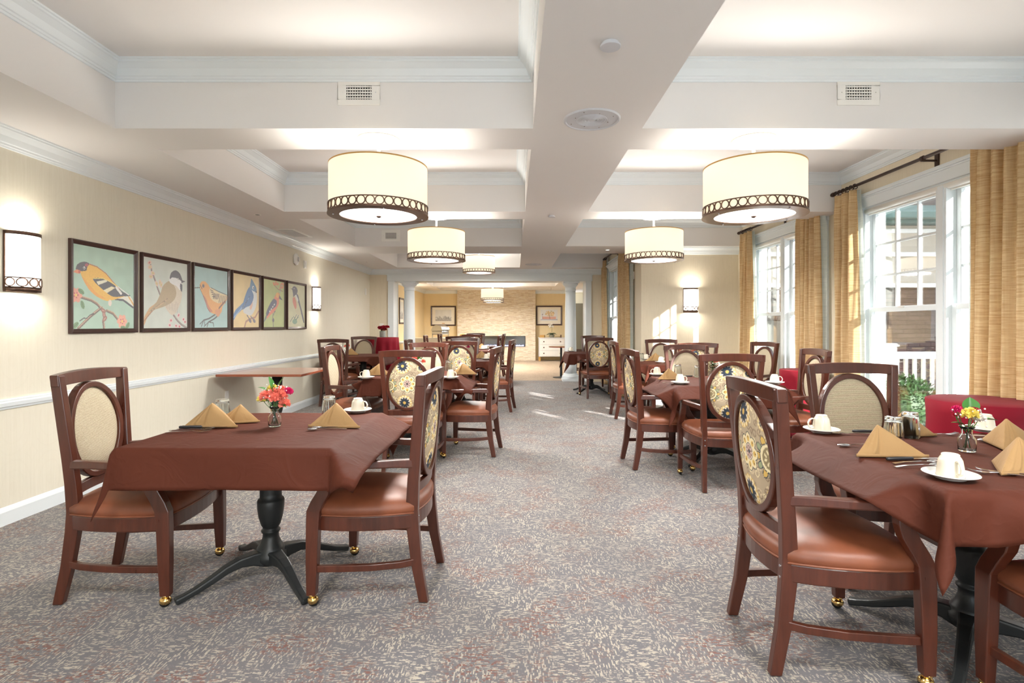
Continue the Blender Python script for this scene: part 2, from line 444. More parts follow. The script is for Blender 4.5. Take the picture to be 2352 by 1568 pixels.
# ------------------------------------------------------------------ dining chair (faces +Y, origin on the floor)
def medallions():
    W, Hh = 300, 370
    bg = hexc(176, 158, 132); cv = Cv(W, Hh, bg, 5); A = Hh / W
    cream = hexc(226, 212, 172); navy = hexc(40, 52, 66); gold = hexc(206, 170, 92); sage = hexc(150, 158, 124); brown = hexc(104, 78, 58)
    q = random.Random(3)
    for _ in range(120):                                       # scrolls
        cx, cy, r, a0 = q.random(), q.random() * A, .03 + q.random() * .04, q.random() * 6
        pts = [(cx + r * (1 - k / 16) * cos(a0 + k * .55), cy + r * (1 - k / 16) * sin(a0 + k * .55)) for k in range(13)]
        cv.line(pts, .0075, q.choice([cream, hexc(206, 188, 156), hexc(132, 112, 92)]), .9)
    def flower(cx, cy, R0, n, kind):
        if kind == 'light':
            for k in range(n):
                a = 2 * pi * k / n; cv.ell(cx + R0 * .68 * cos(a), cy + R0 * .68 * sin(a), R0 * .42, R0 * .36, navy, a)
            for k in range(n):
                a = 2 * pi * k / n; cv.ell(cx + R0 * .68 * cos(a), cy + R0 * .68 * sin(a), R0 * .375, R0 * .315, cream, a)
                cv.ell(cx + R0 * .72 * cos(a), cy + R0 * .72 * sin(a), R0 * .17, R0 * .15, gold, a); cv.ell(cx + R0 * .8 * cos(a), cy + R0 * .8 * sin(a), R0 * .05, R0 * .05, brown)
            cv.ell(cx, cy, R0 * .47, R0 * .47, navy); cv.ell(cx, cy, R0 * .43, R0 * .43, hexc(214, 196, 180)); cv.ell(cx, cy, R0 * .36, R0 * .36, brown)
            for k in range(8):
                a = 2 * pi * k / 8 + .2; cv.ell(cx + R0 * .26 * cos(a), cy + R0 * .26 * sin(a), R0 * .15, R0 * .07, hexc(196, 168, 160), a)
            cv.ell(cx, cy, R0 * .1, R0 * .1, navy)
        elif kind == 'dark':
            for k in range(14):
                a = 2 * pi * k / 14; cv.ell(cx + R0 * 1.25 * cos(a), cy + R0 * 1.25 * sin(a), R0 * .3, R0 * .3, gold, a); cv.ell(cx + R0 * 1.25 * cos(a), cy + R0 * 1.25 * sin(a), R0 * .2, R0 * .2, cream, a)
            cv.ell(cx, cy, R0 * 1.12, R0 * 1.12, bg)
            for k in range(11):
                a = 2 * pi * k / 11; cv.ell(cx + R0 * .6 * cos(a), cy + R0 * .6 * sin(a), R0 * .46, R0 * .2, navy, a)
                cv.ell(cx + R0 * .98 * cos(a + .28), cy + R0 * .98 * sin(a + .28), R0 * .07, R0 * .07, (1, 1, 1))
            cv.ell(cx, cy, R0 * .3, R0 * .3, gold)
        else:
            for k in range(12):
                a = 2 * pi * k / 12; cv.ell(cx + R0 * cos(a), cy + R0 * sin(a), R0 * .3, R0 * .22, navy, a); cv.ell(cx + R0 * cos(a), cy + R0 * sin(a), R0 * .25, R0 * .17, sage if k % 2 else gold, a)
            cv.ell(cx, cy, R0 * .86, R0 * .86, navy); cv.ell(cx, cy, R0 * .81, R0 * .81, cream); cv.ell(cx, cy, R0 * .62, R0 * .62, hexc(140, 124, 92))
            for k in range(9):
                a = 2 * pi * k / 9; cv.ell(cx + R0 * .38 * cos(a), cy + R0 * .38 * sin(a), R0 * .12, R0 * .06, cream, a)
    flower(.03, .66, .16, 12, 'ring'); flower(.96, .60, .21, 12, 'ring')
    flower(.50, .61, .215, 8, 'light'); flower(.38, .15, .13, 11, 'dark'); flower(.42, 1.10, .13, 11, 'dark')
    flower(.86, .2, .07, 11, 'dark'); flower(.9, 1.05, .06, 11, 'dark'); flower(.1, .3, .05, 8, 'light')
    return cv
MED = medallions()

def yb(z):                                     # where the back plane runs (chair is raked)
    return -.200 - .05 * max(0, z - .5) / .56
RX, RZ, RCZ = .188, .230, .765
def bowy(x): return -.022 * (1 - (x / .23) ** 2)

def oval_panel(name, sgn, rx, rz, bulge, mat, parent, cv=None):
    nr, ns = (64, 200) if cv is not None else (8, 40)
    vs = [(0, 0, RCZ)]; fs = []; uv = [(0, 0)]
    for i in range(1, nr + 1):
        r = i / nr
        for k in range(ns):
            a = 2 * pi * k / ns; uv.append((r * cos(a), r * sin(a)))
    vs = []
    for (p, q) in uv:
        r2 = p * p + q * q; x = p * rx; z = RCZ + q * rz
        prof = (1 - r2 ** 2.2) * bulge
        vs.append((x, yb(z) + bowy(x) + sgn * (.004 + prof), z))
    for k in range(ns): fs.append((0, 1 + k, 1 + (k + 1) % ns))
    for i in range(nr - 1):
        for k in range(ns):
            a = 1 + i * ns + k; b = 1 + i * ns + (k + 1) % ns; fs.append((a, a + ns, b + ns, b))
    if sgn < 0: fs = [tuple(reversed(f)) for f in fs]
    fs = [tuple(reversed(f)) for f in fs]
    me = bpy.data.meshes.new(name); me.from_pydata(vs, [], fs); me.update()
    me.polygons.foreach_set('use_smooth', [True] * len(fs))
    if cv is not None:
        at = me.color_attributes.new('Col', 'FLOAT_COLOR', 'POINT'); col = []
        for (p, q) in uv:
            ix = min(cv.w - 1, max(0, int((.5 + .5 * p) * cv.w)))
            iy = min(cv.h - 1, max(0, int((.5 - .5 * q) * cv.h))); col += [*cv.a[iy, ix], 1]
        at.data.foreach_set('color', np.clip(np.array(col, np.float32), 0, 1))
    me.materials.append(M[mat]); o = bpy.data.objects.new(name, me); C.objects.link(o); o.parent = parent; return o

def seat_outline(s=1.0, n=10):
    """closed plan curve of the seat, bowed sides"""
    pts = []
    fw, bw = .252, .205; yf, yb_ = .245, -.205
    def seg(a, b, bow, ax):
        for k in range(n):
            t = k / n; x = a[0] + (b[0] - a[0]) * t; y = a[1] + (b[1] - a[1]) * t; q = 4 * t * (1 - t) * bow
            if ax == 0: x += q
            else: y += q
            pts.append((x, y))
    seg((-bw, yb_), (bw, yb_), -.035, 1); seg((bw, yb_), (fw, yf), .03, 0); seg((fw, yf), (-fw, yf), .03, 1); seg((-fw, yf), (-bw, yb_), -.03, 0)
    return [(x * s, .02 + (y - .02) * s) for x, y in pts]

def make_chair():
    root = empty('dining_chair')
    Wd = 'mahogany'
    for sx in (-1, 1):                                             # rear legs run up into the back posts
        zs = [0.004, .17, .33, .42, .55, .66, .85, 1.045]
        xs = [.203, .196, .190, .188, .193, .199, .213, .2265]
        ys = [-.255, -.222, -.203, -.198, yb(.55), yb(.66), yb(.85), yb(1.045)]
        wd = [.034, .036, .038, .038, .038, .037, .036, .036]; dp = [.042, .050, .057, .057, .053, .050, .047, .044]
        rs = []
        for x, y, z, w, d in zip(xs, ys, zs, wd, dp):
            x *= sx; rs.append([(x - w / 2, y - d / 2, z), (x + w / 2, y - d / 2, z), (x + w / 2, y + d / 2, z), (x - w / 2, y + d / 2, z)])
        leg = MB().rings(rs).build('leg', Wd, root, bevel=.004)
        zs = [.052, .2, .36, .435, .475, .53, .575, .632]; yc = [.243, .240, .236, .232, .214, .182, .168, .166]
        dp = [.042, .052, .058, .062, .064, .062, .056, .052]; rs = []
        for y, z, d in zip(yc, zs, dp):
            x = sx * (.268 - .012 * max(0, z - .44) / .19); w = .042 if z > .1 else .036
            rs.append([(x - w / 2, y - d / 2, z), (x + w / 2, y - d / 2, z), (x + w / 2, y + d / 2, z), (x - w / 2, y + d / 2, z)])
        MB().rings(rs).build('leg', Wd, root, bevel=.004)
        # arm
        P = [(sx * .200, -.205, .636), (sx * .222, -.12, .640), (sx * .245, -.02, .640), (sx * .258, .10, .640), (sx * .262, .20, .637), (sx * .262, .272, .632)]
        MB().bar(P, .046, .034, ws=[.030, .034, .042, .050, .050, .040], hs=[.040, .036, .034, .034, .034, .030]).build('armrest', Wd, root, bevel=.006)
        # stretcher
        P = [(sx * .197, -.222, .185), (sx * .222, -.15, .178), (sx * .245, -.02, .172), (sx * .258, .12, .170), (sx * .266, .225, .170)]
        MB().bar(P, .022, .030).build('stretcher', Wd, root, bevel=.003)
        # caster
        cb = MB(); x, y = sx * .268, .243
        cb.lathe([(.0, .056), (.019, .056), (.019, .050), (.010, .046), (.010, .038), (.0, .038)], 12, (x, y, 0))
        cb.ball((x, y - .004, .029), (.024, .026, .020), 12, 8)
        cs = cb.build('caster', 'brass', root, smooth=True)
        MB().lathe([(.0, -.009), (.021, -.009), (.0235, -.004), (.0235, .004), (.021, .009), (.0, .009)], 16).xf(Matrix.Translation((x, y - .006, .024)) @ Matrix.Rotation(pi / 2, 4, 'Y')).build('wheel', 'rubber', cs, smooth=True)
        bz = MB()
        for z in (.352, .392):
            MB().lathe([(0, 0), (.0055, 0), (.0055, .003), (0, .004)], 8).xf(Matrix.Translation((sx * .190, -.228, z)) @ Matrix.Rotation(pi / 2, 4, 'X')).build('bolt', 'steel', root)
    ol = seat_outline()
    MB().prism(ol, .338, .405).build('seat_frame', Wd, root, bevel=.005)
    rs = []
    for s, z in ((.975, .403), (1.0, .410), (1.022, .424), (1.02, .440), (.99, .455), (.93, .467), (.82, .478), (.65, .487), (.4, .494), (.15, .497)):
        rs.append([(x, y, z) for x, y in seat_outline(s)])
    MB().rings(rs).build('seat_cushion', 'caramel_vinyl', root, smooth=True)
    wl = seat_outline(1.012); MB().rings([[(x + dx, y, z) for x, y in seat_outline(1.0 + e)] for dx, e, z in ((0, .0, .404), (0, .017, .406), (0, .02, .409), (0, .017, .412), (0, .0, .413))], False, False).build('piping', 'caramel_vinyl', root, smooth=True)
    # top rail, crossbar
    def rail(z0, z1, hw, arch, th, name):
        n = 14; rs = []
        for k in range(n + 1):
            x = -hw + 2 * hw * k / n; a = arch * (1 - (x / hw) ** 2); zt = z1 + a; zb = z0 + a * .4
            def Y(z): return yb(z) + bowy(x * .2265 / hw)
            rs.append([(x, Y(zb) - th / 2, zb), (x, Y(zb) + th / 2, zb), (x, Y(zt) + th / 2, zt), (x, Y(zt) - th / 2, zt)])
        return MB().rings(rs).build(name, Wd, root, bevel=.003)
    rail(.996, 1.048, .2465, .012, .036, 'top_rail'); rail(.490, .537, .178, 0, .026, 'crossbar')
    n = 48; rs = []
    for k in range(n):
        a = 2 * pi * k / n; r = []
        for (ex, t) in ((0, -.019), (0, .019), (-.028, .019), (-.028, -.019)):
            x = (RX + ex) * cos(a); z = RCZ + (RZ + .003 + ex) * sin(a); r.append((x, yb(z) + bowy(x) + t, z))
        rs.append(r)
    m = MB(); vs = [p for r in rs for p in r]; fs = [(i * 4 + j, i * 4 + (j + 1) % 4, ((i + 1) % n) * 4 + (j + 1) % 4, ((i + 1) % n) * 4 + j) for i in range(n) for j in range(4)]
    m.add(vs, fs).build('oval_frame', Wd, root, bevel=.004)
    p = oval_panel('back_panel', -1, RX - .026, RZ - .023, .014, 'medallion_fabric', root, MED); p['label'] = 'patterned outer back fabric'
    p = oval_panel('backrest_cushion', 1, RX - .026, RZ - .023, .024, 'beige_weave', root); p['label'] = 'plain beige woven inner back'
    return root
CHAIR = Proto(make_chair)

# ------------------------------------------------------------------ pedestal table
def make_table():
    root = empty('pedestal_table')
    t = .457
    MB().box(-t, t, -t, t, .722, .748).build('tabletop', 'table_wood', root, bevel=.004)
    MB().box(-.30, .30, -.03, .03, .705, .722).box(-.03, .03, -.30, .30, .705, .7215).build('top_bracket', 'black_iron', root, bevel=.003)
    prof = [(0, .70), (.056, .70), (.055, .55), (.052, .42), (.052, .395), (.062, .388), (.065, .378), (.064, .345), (.058, .30), (.046, .258), (.038, .246), (.038, .238), (.046, .232), (.046, .225), (.038, .215), (.039, .195), (.050, .165), (.062, .148), (.066, .14), (.066, .125), (.075, .118), (.075, .09), (.055, .062), (.03, .052), (0, .052)]
    MB().lathe(prof[::-1], 28).build('column', 'black_iron', root, smooth=True)
    for k in range(4):
        a = pi / 4 + k * pi / 2; d = Vector((cos(a), sin(a), 0))
        rad = [.03, .09, .15, .21, .275, .34, .39, .425]; zz = [.098, .108, .108, .092, .062, .036, .022, .015]
        P = [d * r + Vector((0, 0, z)) for r, z in zip(rad, zz)]
        MB().bar(P, .04, .05, ws=[.08, .062, .052, .046, .042, .038, .038, .046], hs=[.08, .058, .045, .038, .034, .030, .028, .03]).build('leg', 'black_iron', root, bevel=.008)
    return root
TABLE = Proto(make_table)

def smooth(e0, e1, x):
    t = max(0, min(1, (x - e0) / (e1 - e0))); return t * t * (3 - 2 * t)

def make_cloth(seed, lifts, half=.62, n=72, t=.462, name='tablecloth', mat='brown_cloth', top=.7495, flare=.14, cf=.32):
    """square cloth draped on the table; lifts: (side 0..3 = +x,+y,-x,-y, centre along the side, half width) where chair arms carry it"""
    q = random.Random(seed); ph = [q.random() * 6.28 for _ in range(8)]; kx = [9 + q.random() * 5 for _ in range(4)]
    def f(u, v):
        x = (u * 2 - 1) * half; y = (v * 2 - 1) * half
        cx = max(-t, min(t, x)); cy = max(-t, min(t, y)); ex, ey = x - cx, y - cy; e = math.hypot(ex, ey)
        if e < 1e-6:
            z = top + .0012 * sin(11 * x + ph[0]) * sin(9 * y + ph[1]); 
            return (x, y, z)
        nx, ny = ex / e, ey / e
        L = 0
        for (sd, c, w) in lifts:
            along = y if sd % 2 == 0 else x
            s = (nx, ny, -nx, -ny)[sd]
            L = max(L, smooth(.15, .62, s) * (1 - smooth(w, w + .09, abs(along - c))))
        corner = 4 * abs(nx * ny) ** 1.0 / 2
        fold = sin(kx[0] * (x + y) + ph[2] + sin(6 * x + ph[3])) * .5 + sin(kx[1] * 1.7 * (x - y) + ph[4]) * .3
        out = e * (flare + cf * corner ** 1.5) + (e / .17) * .010 * fold + .006
        dz = e * (.98 + .22 * corner)
        out = out * (1 - L) + L * (e * .90 + .004); dz = dz * (1 - L) + L * (e * .44 + .006 + .006 * fold * e / .17)
        rr = min(1, e / .012)
        return (cx + nx * out, cy + ny * out, top - dz * rr ** .5 if e < .012 else top - dz)
    m = MB().grid(f, n, n)
    return m.build(name, mat, None, smooth=True, solid=.0016, clean=True)

def red_cloth(name, r, z, seed, n=9, zlow=.04, flare=.3):
    q = random.Random(seed); ph = q.random() * 6
    prof = [(0, z), (r * .5, z), (r * .97, z), (r, z - .006)] + [(r * (1 + flare * .18 * k / 10), z - .006 - (z - zlow) * k / 10) for k in range(1, 11)]
    def mod(a, zz):
        k = max(0, (z - zz) / (z - zlow)); return 1 + .12 * min(1, k * 2.2) * sin(n * a + ph + .6 * sin(2 * a)) * (.6 + .4 * k)
    return MB().lathe(prof, 120, mod=mod).build(name, 'red_cloth', None, smooth=True, solid=.0015)

# ------------------------------------------------------------------ table ware (origin on the surface)
def make_saucer():
    return MB().lathe([(0, .004), (.03, .004), (.034, .0), (.044, .0), (.046, .004), (.078, .016), (.082, .018), (.080, .020), (.046, .0085), (.0, .0085)], 40).build('saucer', 'white_china', smooth=True)
def make_cup():                                  # stands upside down
    root = MB().lathe([(.038, .0), (.0405, 0), (.041, .003), (.040, .012), (.0375, .035), (.034, .056), (.0285, .066), (.026, .069), (.026, .074), (.023, .076), (.021, .072), (0, .071), (0, .066), (.025, .063), (.031, .054), (.035, .034), (.038, .0)], 40).build('coffee_cup', 'china', smooth=True)
    P = [(.0375, 0, .016), (.050, 0, .013), (.061, 0, .022), (.063, 0, .037), (.056, 0, .052), (.044, 0, .058), (.033, 0, .055)]
    MB().bar(P, .010, .0065, up=(0, 1, 0), ws=[.0065] * 7, hs=[.011] * 7).build('handle', 'china', root, bevel=.0028)
    return root
def make_tumbler():                              # stands upside down
    def mod(a, z): return 1 + (.035 * cos(18 * a) if .012 < z < .095 else 0)
    outp = [(.0385, 0), (.0395, .001), (.039, .012), (.037, .05), (.0335, .095), (.033, .104), (.032, .1165), (.030, .118), (0, .118)]
    inn = [(0, .104), (.029, .104), (.0315, .095), (.0355, .05), (.0372, .012), (.0375, .001), (.0385, 0)]
    m = MB().lathe(outp, 72, mod=mod).lathe(inn, 72)
    return m.build('glass_tumbler', 'clear_glass', smooth=True)
def make_vase():
    prof = [(0, 0), (.026, 0), (.031, .004), (.032, .03), (.031, .052), (.022, .066), (.018, .076), (.020, .092), (.028, .104), (.0265, .1045), (.018, .092), (.016, .076), (.020, .066), (.0285, .051), (.0295, .03), (.0285, .007), (0, .006)]
    r = MB().lathe(prof, 32).build('glass_vase', 'clear_glass', smooth=True); return r
def make_napkin(seed):
    q = random.Random(seed); w, h, dp = .138, .118, .16
    def panel(a, b, apex, bulge, nrm, n=18, ridge=0):
        A, B, T = Vector(a), Vector(b), Vector(apex); N = Vector(nrm)
        def f(s, t):
            t2 = t * .985; p = A.lerp(B, s).lerp(T, t2)
            k = sin(pi * s) * sin(pi * min(1, t * .8 + .1)); rd = ridge * (1 - t2) * (math.exp(-((s - .24) / .05) ** 2) - .7 * math.exp(-((s - .33) / .05) ** 2) + .5 * math.exp(-((s - .12) / .04) ** 2))
            return p + N * (bulge * k + rd * min(1, t * 6 + .3))
        return f
    Lp, Rp, T, Bk = (-w, 0, .004), (w, -.005, .004), (-.005 + q.uniform(-.02, .02), .055, h), (q.uniform(-.03, .03), dp, .004)
    m = MB()
    m.grid(panel(Lp, Rp, T, .012, (0, -.85, .5), ridge=.014), 40, 18)
    m.grid(panel(Rp, Bk, T, .008, (.75, .4, .5)), 14, 14); m.grid(panel(Bk, Lp, T, .008, (-.75, .4, .5)), 14, 14)
    m.grid(lambda s, t: Vector(Lp).lerp(Vector(Rp), s) + Vector((0, -.004 - .004 * sin(pi * s), -.003 + .012 * t)), 20, 1)
    return m.build('folded_napkin', 'napkin_tan', smooth=True, solid=.0025)
def make_fork():
    m = MB(); P = [(0, -.10, .002), (0, -.05, .006), (0, .02, .007), (0, .045, .004)]
    m.bar(P, .01, .002, ws=[.015, .011, .006, .010], hs=[.002] * 4)
    m.bar([(0, .045, .004), (0, .06, .0035), (0, .07, .004)], .02, .0016, ws=[.010, .021, .022])
    for k in range(4):
        x = -.0088 + k * .00587; m.bar([(x, .068, .004), (x, .088, .006), (x, .107, .011)], .0028, .0016, ws=[.0032, .0028, .0018])
    return m.build('fork', 'steel', bevel=0)
def make_spoon():
    m = MB(); m.bar([(0, -.095, .002), (0, -.05, .006), (0, .02, .007), (0, .05, .004)], .01, .002, ws=[.015, .011, .006, .008], hs=[.0022] * 4)
    m.ball((0, .073, .006), (.017, .027, .005), 16, 8)
    return m.build('spoon', 'steel', smooth=False)
def make_knife():
    root = MB().bar([(0, .0, .006), (0, .06, .006), (0, .115, .005), (0, .125, .004)], .018, .0015, ws=[.014, .018, .014, .003]).build('table_knife', 'steel')
    MB().tube([(0, -.105, .007), (0, -.10, .007), (0, -.05, .007), (0, .0, .007), (0, .004, .007)], .006, 10, [.004, .0068, .0072, .0065, .004]).build('handle', 'grey_plastic', root, smooth=True)
    return root
SAUCER, CUP, TUMBLER, VASE = Proto(make_saucer), Proto(make_cup), Proto(make_tumbler), Proto(make_vase)
NAPKIN = [Proto(lambda s=s: make_napkin(s)) for s in (1, 2, 3)]
FORK, SPOON, KNIFE = Proto(make_fork), Proto(make_spoon), Proto(make_knife)

def leaf(m, p, d, L, w, droop=.2):
    d = Vector(d).normalized(); s = d.cross(Vector((0, 0, 1)));
    if s.length < .1: s = Vector((1, 0, 0))
    s.normalize(); up = s.cross(d)
    def f(u, v):
        t = v; ww = w * sin(pi * min(1, t ** .8)) ** .9 * (u * 2 - 1)
        return Vector(p) + d * (L * t) + s * ww + up * (abs(ww) * .35) + Vector((0, 0, -droop * L * t * t))
    m.grid(f, 6, 10)
def bloom_mesh(r, seed, ruff=.22, petals=9):
    """frilled flower head built of many small curled petals"""
    q = random.Random(seed); m = MB(); n = 34
    m.ball((0, 0, 0), (r * .55, r * .55, r * .4), 10, 6)
    for k in range(n):
        th = math.acos(1 - 1.35 * (k + .5) / n); a = k * 2.39996 + q.uniform(-.2, .2)
        d = Vector((sin(th) * cos(a), sin(th) * sin(a), cos(th) * .8)).normalized(); s = d.cross(Vector((q.uniform(-1, 1), q.uniform(-1, 1), .3))).normalized(); u = d.cross(s)
        ln, wd, p1 = r * q.uniform(.55, .72), r * .42, q.random() * 6
        def f(i, j):
            ed = .12 * r * sin(i * 19 + p1) * j
            return d * (r * .30 + ln * j + ed) + s * ((i - .5) * 2 * wd * (.35 + .65 * j)) + u * (r * .16 * sin(i * 9 + p1) * j)
        m.grid(f, 5, 2)
    return m
def bouquet(loc, blooms, leaves, label, stem_top=.13, spread=.05, name='flower_bouquet', seed=1, sprigs=14, group=None, s=1.0):
    """blooms: (dx, dy, dz, radius, material); leaves: (direction, length, width, start)"""
    q = random.Random(seed); root = empty(name, loc)
    for i, (x, y, z, r, mt) in enumerate(blooms):
        b = bloom_mesh(r, seed * 31 + i).build('bloom', mt, root, smooth=True, loc=(x, y, z))
        MB().tube([(-x * .28, -y * .28, .012), (0, 0, .07), (x * .6, y * .6, .07 + (z - .07) * .55), (x, y, z)], .0016, 6).build('stem', 'stem_green', root)
    for (d, L, w, st) in leaves:
        m = MB(); leaf(m, st, d, L, w); m.tube([(0, 0, .05), (st[0] * .5, st[1] * .5, .08), st], .0012, 5); m.build('leaf', 'leaf_green', root, smooth=True)
    if sprigs:
        m = MB(); g = MB()
        for k in range(sprigs * 3):
            a = q.random() * 6.28; rr = spread * q.random() ** .5 * 1.25; z = stem_top + q.uniform(-.03, .045)
            m.ball((rr * cos(a), rr * sin(a), z), .0038, 6, 4)
            if k % 3 == 0: g.tube([(0, 0, .085), (rr * cos(a) * .5, rr * sin(a) * .5, .10), (rr * cos(a), rr * sin(a), z)], .0006, 4)
        m.build('sprig_flowers', 'white_bloom', root, smooth=True)['kind'] = 'stuff'; g.build('sprig_stem', 'dark_green', root)
    tag(root, label, 'flowers', group); return root

# ------------------------------------------------------------------ drum pendant (origin at ceiling)
def circ_band(m, r, z0, z1, n, th=.0035, c=(0, 0), a0=0, a1=2 * pi):
    """row of rings pressed against a cylinder of radius r"""
    h = (z1 - z0); cr = h / 2 - th * .2
    for k in range(n):
        ac = a0 + (a1 - a0) * (k + .5) / n; rs = []
        N = 18; loop = []
        for i in range(N):
            t = 2 * pi * i / N; ring = []
            for (dr, dn) in ((th, -th), (th, th), (-th, th), (-th, -th)):
                a = ac + (cr + dn) * cos(t) / r; z = (z0 + z1) / 2 + (cr + dn) * sin(t); ring.append((c[0] + (r + dr) * cos(a), c[1] + (r + dr) * sin(a), z))
            loop.append(ring)
        vs = [p for g in loop for p in g]; fs = [(i * 4 + j, i * 4 + (j + 1) % 4, ((i + 1) % N) * 4 + (j + 1) % 4, ((i + 1) % N) * 4 + j) for i in range(N) for j in range(4)]
        m.add(vs, fs)
def make_pendant(drop=.15):
    """shade top is 'drop' below the ceiling"""
    root = empty('pendant_lamp'); zt = -drop; zb = zt - .325; r = .322
    MB().lathe([(0, 0), (.135, 0), (.140, -.004), (.140, -.020), (.128, -.028), (.03, -.032), (.0, -.032)][::-1], 48).build('canopy', 'white_paint', root, smooth=False, bevel=.002)
    MB().lathe([(0, -.03), (.011, -.03), (.011, zt - .02), (0, zt - .02)][::-1], 16).build('rod', 'white_paint', root, smooth=True)
    MB().lathe([(r, zb + .055), (r, zt), (r - .004, zt), (r - .004, zb + .055)], 72).build('lamp_shade', 'lamp_shade', root, smooth=True)
    MB().lathe([(r + .001, zt + .003), (r + .001, zt - .006), (r - .006, zt - .006), (r - .006, zt + .003), (r + .001, zt + .003)], 72).build('shade_rim', 'gold_wood', root, smooth=False)
    MB().lathe([(r - .003, zb), (r - .003, zb + .057), (r - .006, zb + .057), (r - .006, zb)], 72).build('band_liner', 'lamp_shade', root, smooth=True)
    m = MB(); circ_band(m, r + .003, zb + .006, zb + .060, 36, .0030)
    for z in (zb + .060, zb + .004): m.lathe([(r + .001, z - .003), (r + .007, z - .003), (r + .007, z + .003), (r + .001, z + .003), (r + .001, z - .003)], 72)
    m.build('circle_band', 'bronze', root, smooth=False)
    MB().lathe([(.252, zb + .002), (.252, zb - .006), (r + .009, zb - .006), (r + .009, zb + .002), (.252, zb + .002)], 72).build('trim_ring', 'bronze', root, smooth=False)
    MB().lathe([(0, zb - .004), (.15, zb - .003), (.253, zb - .001)], 64).build('diffuser', 'lamp_diffuser', root, smooth=True)
    MB().lathe([(0, zb - .016), (.008, zb - .015), (.016, zb - .010), (.017, zb - .005), (0, zb - .003)], 20).build('finial', 'bronze', root, smooth=True)
    for k in range(4):
        a = k * pi / 2 + .35; MB().ball((.292 * cos(a), .292 * sin(a), zb - .009), .006, 10, 6).build('screw', 'steel', root, smooth=True)
    return root
PENDANT = Proto(lambda: make_pendant(.185)); PENDANT_FAR = Proto(lambda: make_pendant(.28))

def make_sconce():
    """on a wall facing +X, origin at the centre of the back"""
    root = empty('wall_sconce'); h = .195; w = .118; N = 20
    def half(r, z0, z1, rx):
        return None
    MB().box(0, .012, -w, w, -h, h).build('backplate', 'bronze', root, bevel=.002)
    def arc(rx, ry, z0, z1, name, mat, th=.004):
        m = MB(); rs = []
        vs = []; fs = []
        for z in (z0, z1):
            for k in range(N + 1):
                a = -pi / 2 + pi * k / N; vs.append((.012 + rx * cos(a), ry * sin(a), z))
        for k in range(N): fs.append((k, k + 1, N + 2 + k, N + 1 + k))
        m.add(vs, fs); return m.build(name, mat, root, smooth=True, solid=th if th else 0)
    arc(.080, w - .006, -h + .02, h - .012, 'diffuser', 'sconce_glow', .003)
    arc(.084, w, h - .022, h, 'top_band', 'bronze'); arc(.084, w, -h, -h + .032, 'bottom_band', 'bronze')
    m = MB()
    z0, z1 = -h + .034, -h + .088; n = 5
    for k in range(n):
        ac = -pi / 2 + pi * (k + .5) / n; loop = []
        for i in range(18):
            t = 2 * pi * i / 18; ring = []
            for dr, dn in ((.003, -.003), (.003, .003), (-.003, .003), (-.003, -.003)):
                a = ac + (.026 + dn) * cos(t) / .095; ring.append((.012 + (.084 + dr) * cos(a), (w + dr) * sin(a), (z0 + z1) / 2 + (.0265 + dn) * sin(t)))
            loop.append(ring)
        m.add([p for g in loop for p in g], [(i * 4 + j, i * 4 + (j + 1) % 4, ((i + 1) % 18) * 4 + (j + 1) % 4, ((i + 1) % 18) * 4 + j) for i in range(18) for j in range(4)])
    m.build('circle_band', 'bronze', root); arc(.085, w + .001, z1, z1 + .006, 'band_edge', 'bronze')
    return root
SCONCE = Proto(make_sconce)
# ------------------------------------------------------------------ room shell
XL, XR, XR2 = -3.25, 3.60, 2.04           # left wall, window wall, narrower far wall
YB, YS, YE = -3.0, 8.60, 12.04            # back wall, alcove end wall, columned opening
ZS, ZC = 2.52, 2.93                       # soffit, coffer ceiling
def sbox(name, mat, *b, bevel=0):
    m = MB()
    for q in b: m.box(*q)
    return struct(m.build(name, mat, bevel=bevel))
sbox('floor', 'carpet_grey', (XL - .2, XR + .2, YB - .2, 12.3, -.12, 0))
sbox('floor_far', 'carpet_tan', (XL - .2, 4.2, 12.3, 20.9, -.12, 0))
sbox('wall_left', 'wallpaper', (XL - .2, XL, YB - .2, YE, 0, 3.0))
sbox('wall_left_far', 'wallpaper_yellow', (XL - .2, XL, YE + .48, 20.9, 0, 3.0))
sbox('wall_back', 'wallpaper', (XL - .2, XR + .2, YB - .2, YB, 2.45, 3.0), (XL - .2, -1.2, YB - .2, YB, 0, 2.45), (1.8, XR + .2, YB - .2, YB, 0, 2.45))  # gap left open in the unseen wall to let fill daylight in
WIN = [(-2.5, -.5), (-.1, 1.9), (2.47, 5.52), (6.22, 8.1)]
Z0, Z1 = .16, 2.47
b = [(XR, XR + .2, YB, WIN[0][0], 0, 3.0)]
for i, (a, c) in enumerate(WIN):
    b += [(XR, XR + .2, a, c, 0, Z0), (XR, XR + .2, a, c, Z1, 3.0)]
    b.append((XR, XR + .2, c, WIN[i + 1][0] if i < 3 else YS, 0, 3.0))
sbox('wall_right', 'wallpaper_beige', *b)
sbox('wall_alcove', 'wallpaper_beige', (XR2, XR + .2, YS, YS + .2, 0, 3.0))
W3 = (9.5, 11.45)
sbox('wall_right_far', 'wallpaper_beige', (XR2, XR2 + .2, YS + .2, W3[0], 0, 3.0), (XR2, XR2 + .2, W3[0], W3[1], 0, Z0), (XR2, XR2 + .2, W3[0], W3[1], Z1, 3.0), (XR2, XR2 + .2, W3[1], YE + .48, 0, 3.0))
OX0, OX1, OZ = -2.72, 1.62, 2.27
sbox('wall_end', 'wallpaper_beige', (XL - .2, OX0, YE, YE + .48, 0, 3.0), (OX1, XR2, YE, YE + .48, 0, 3.0), (OX0, OX1, YE, YE + .48, OZ, 3.0))
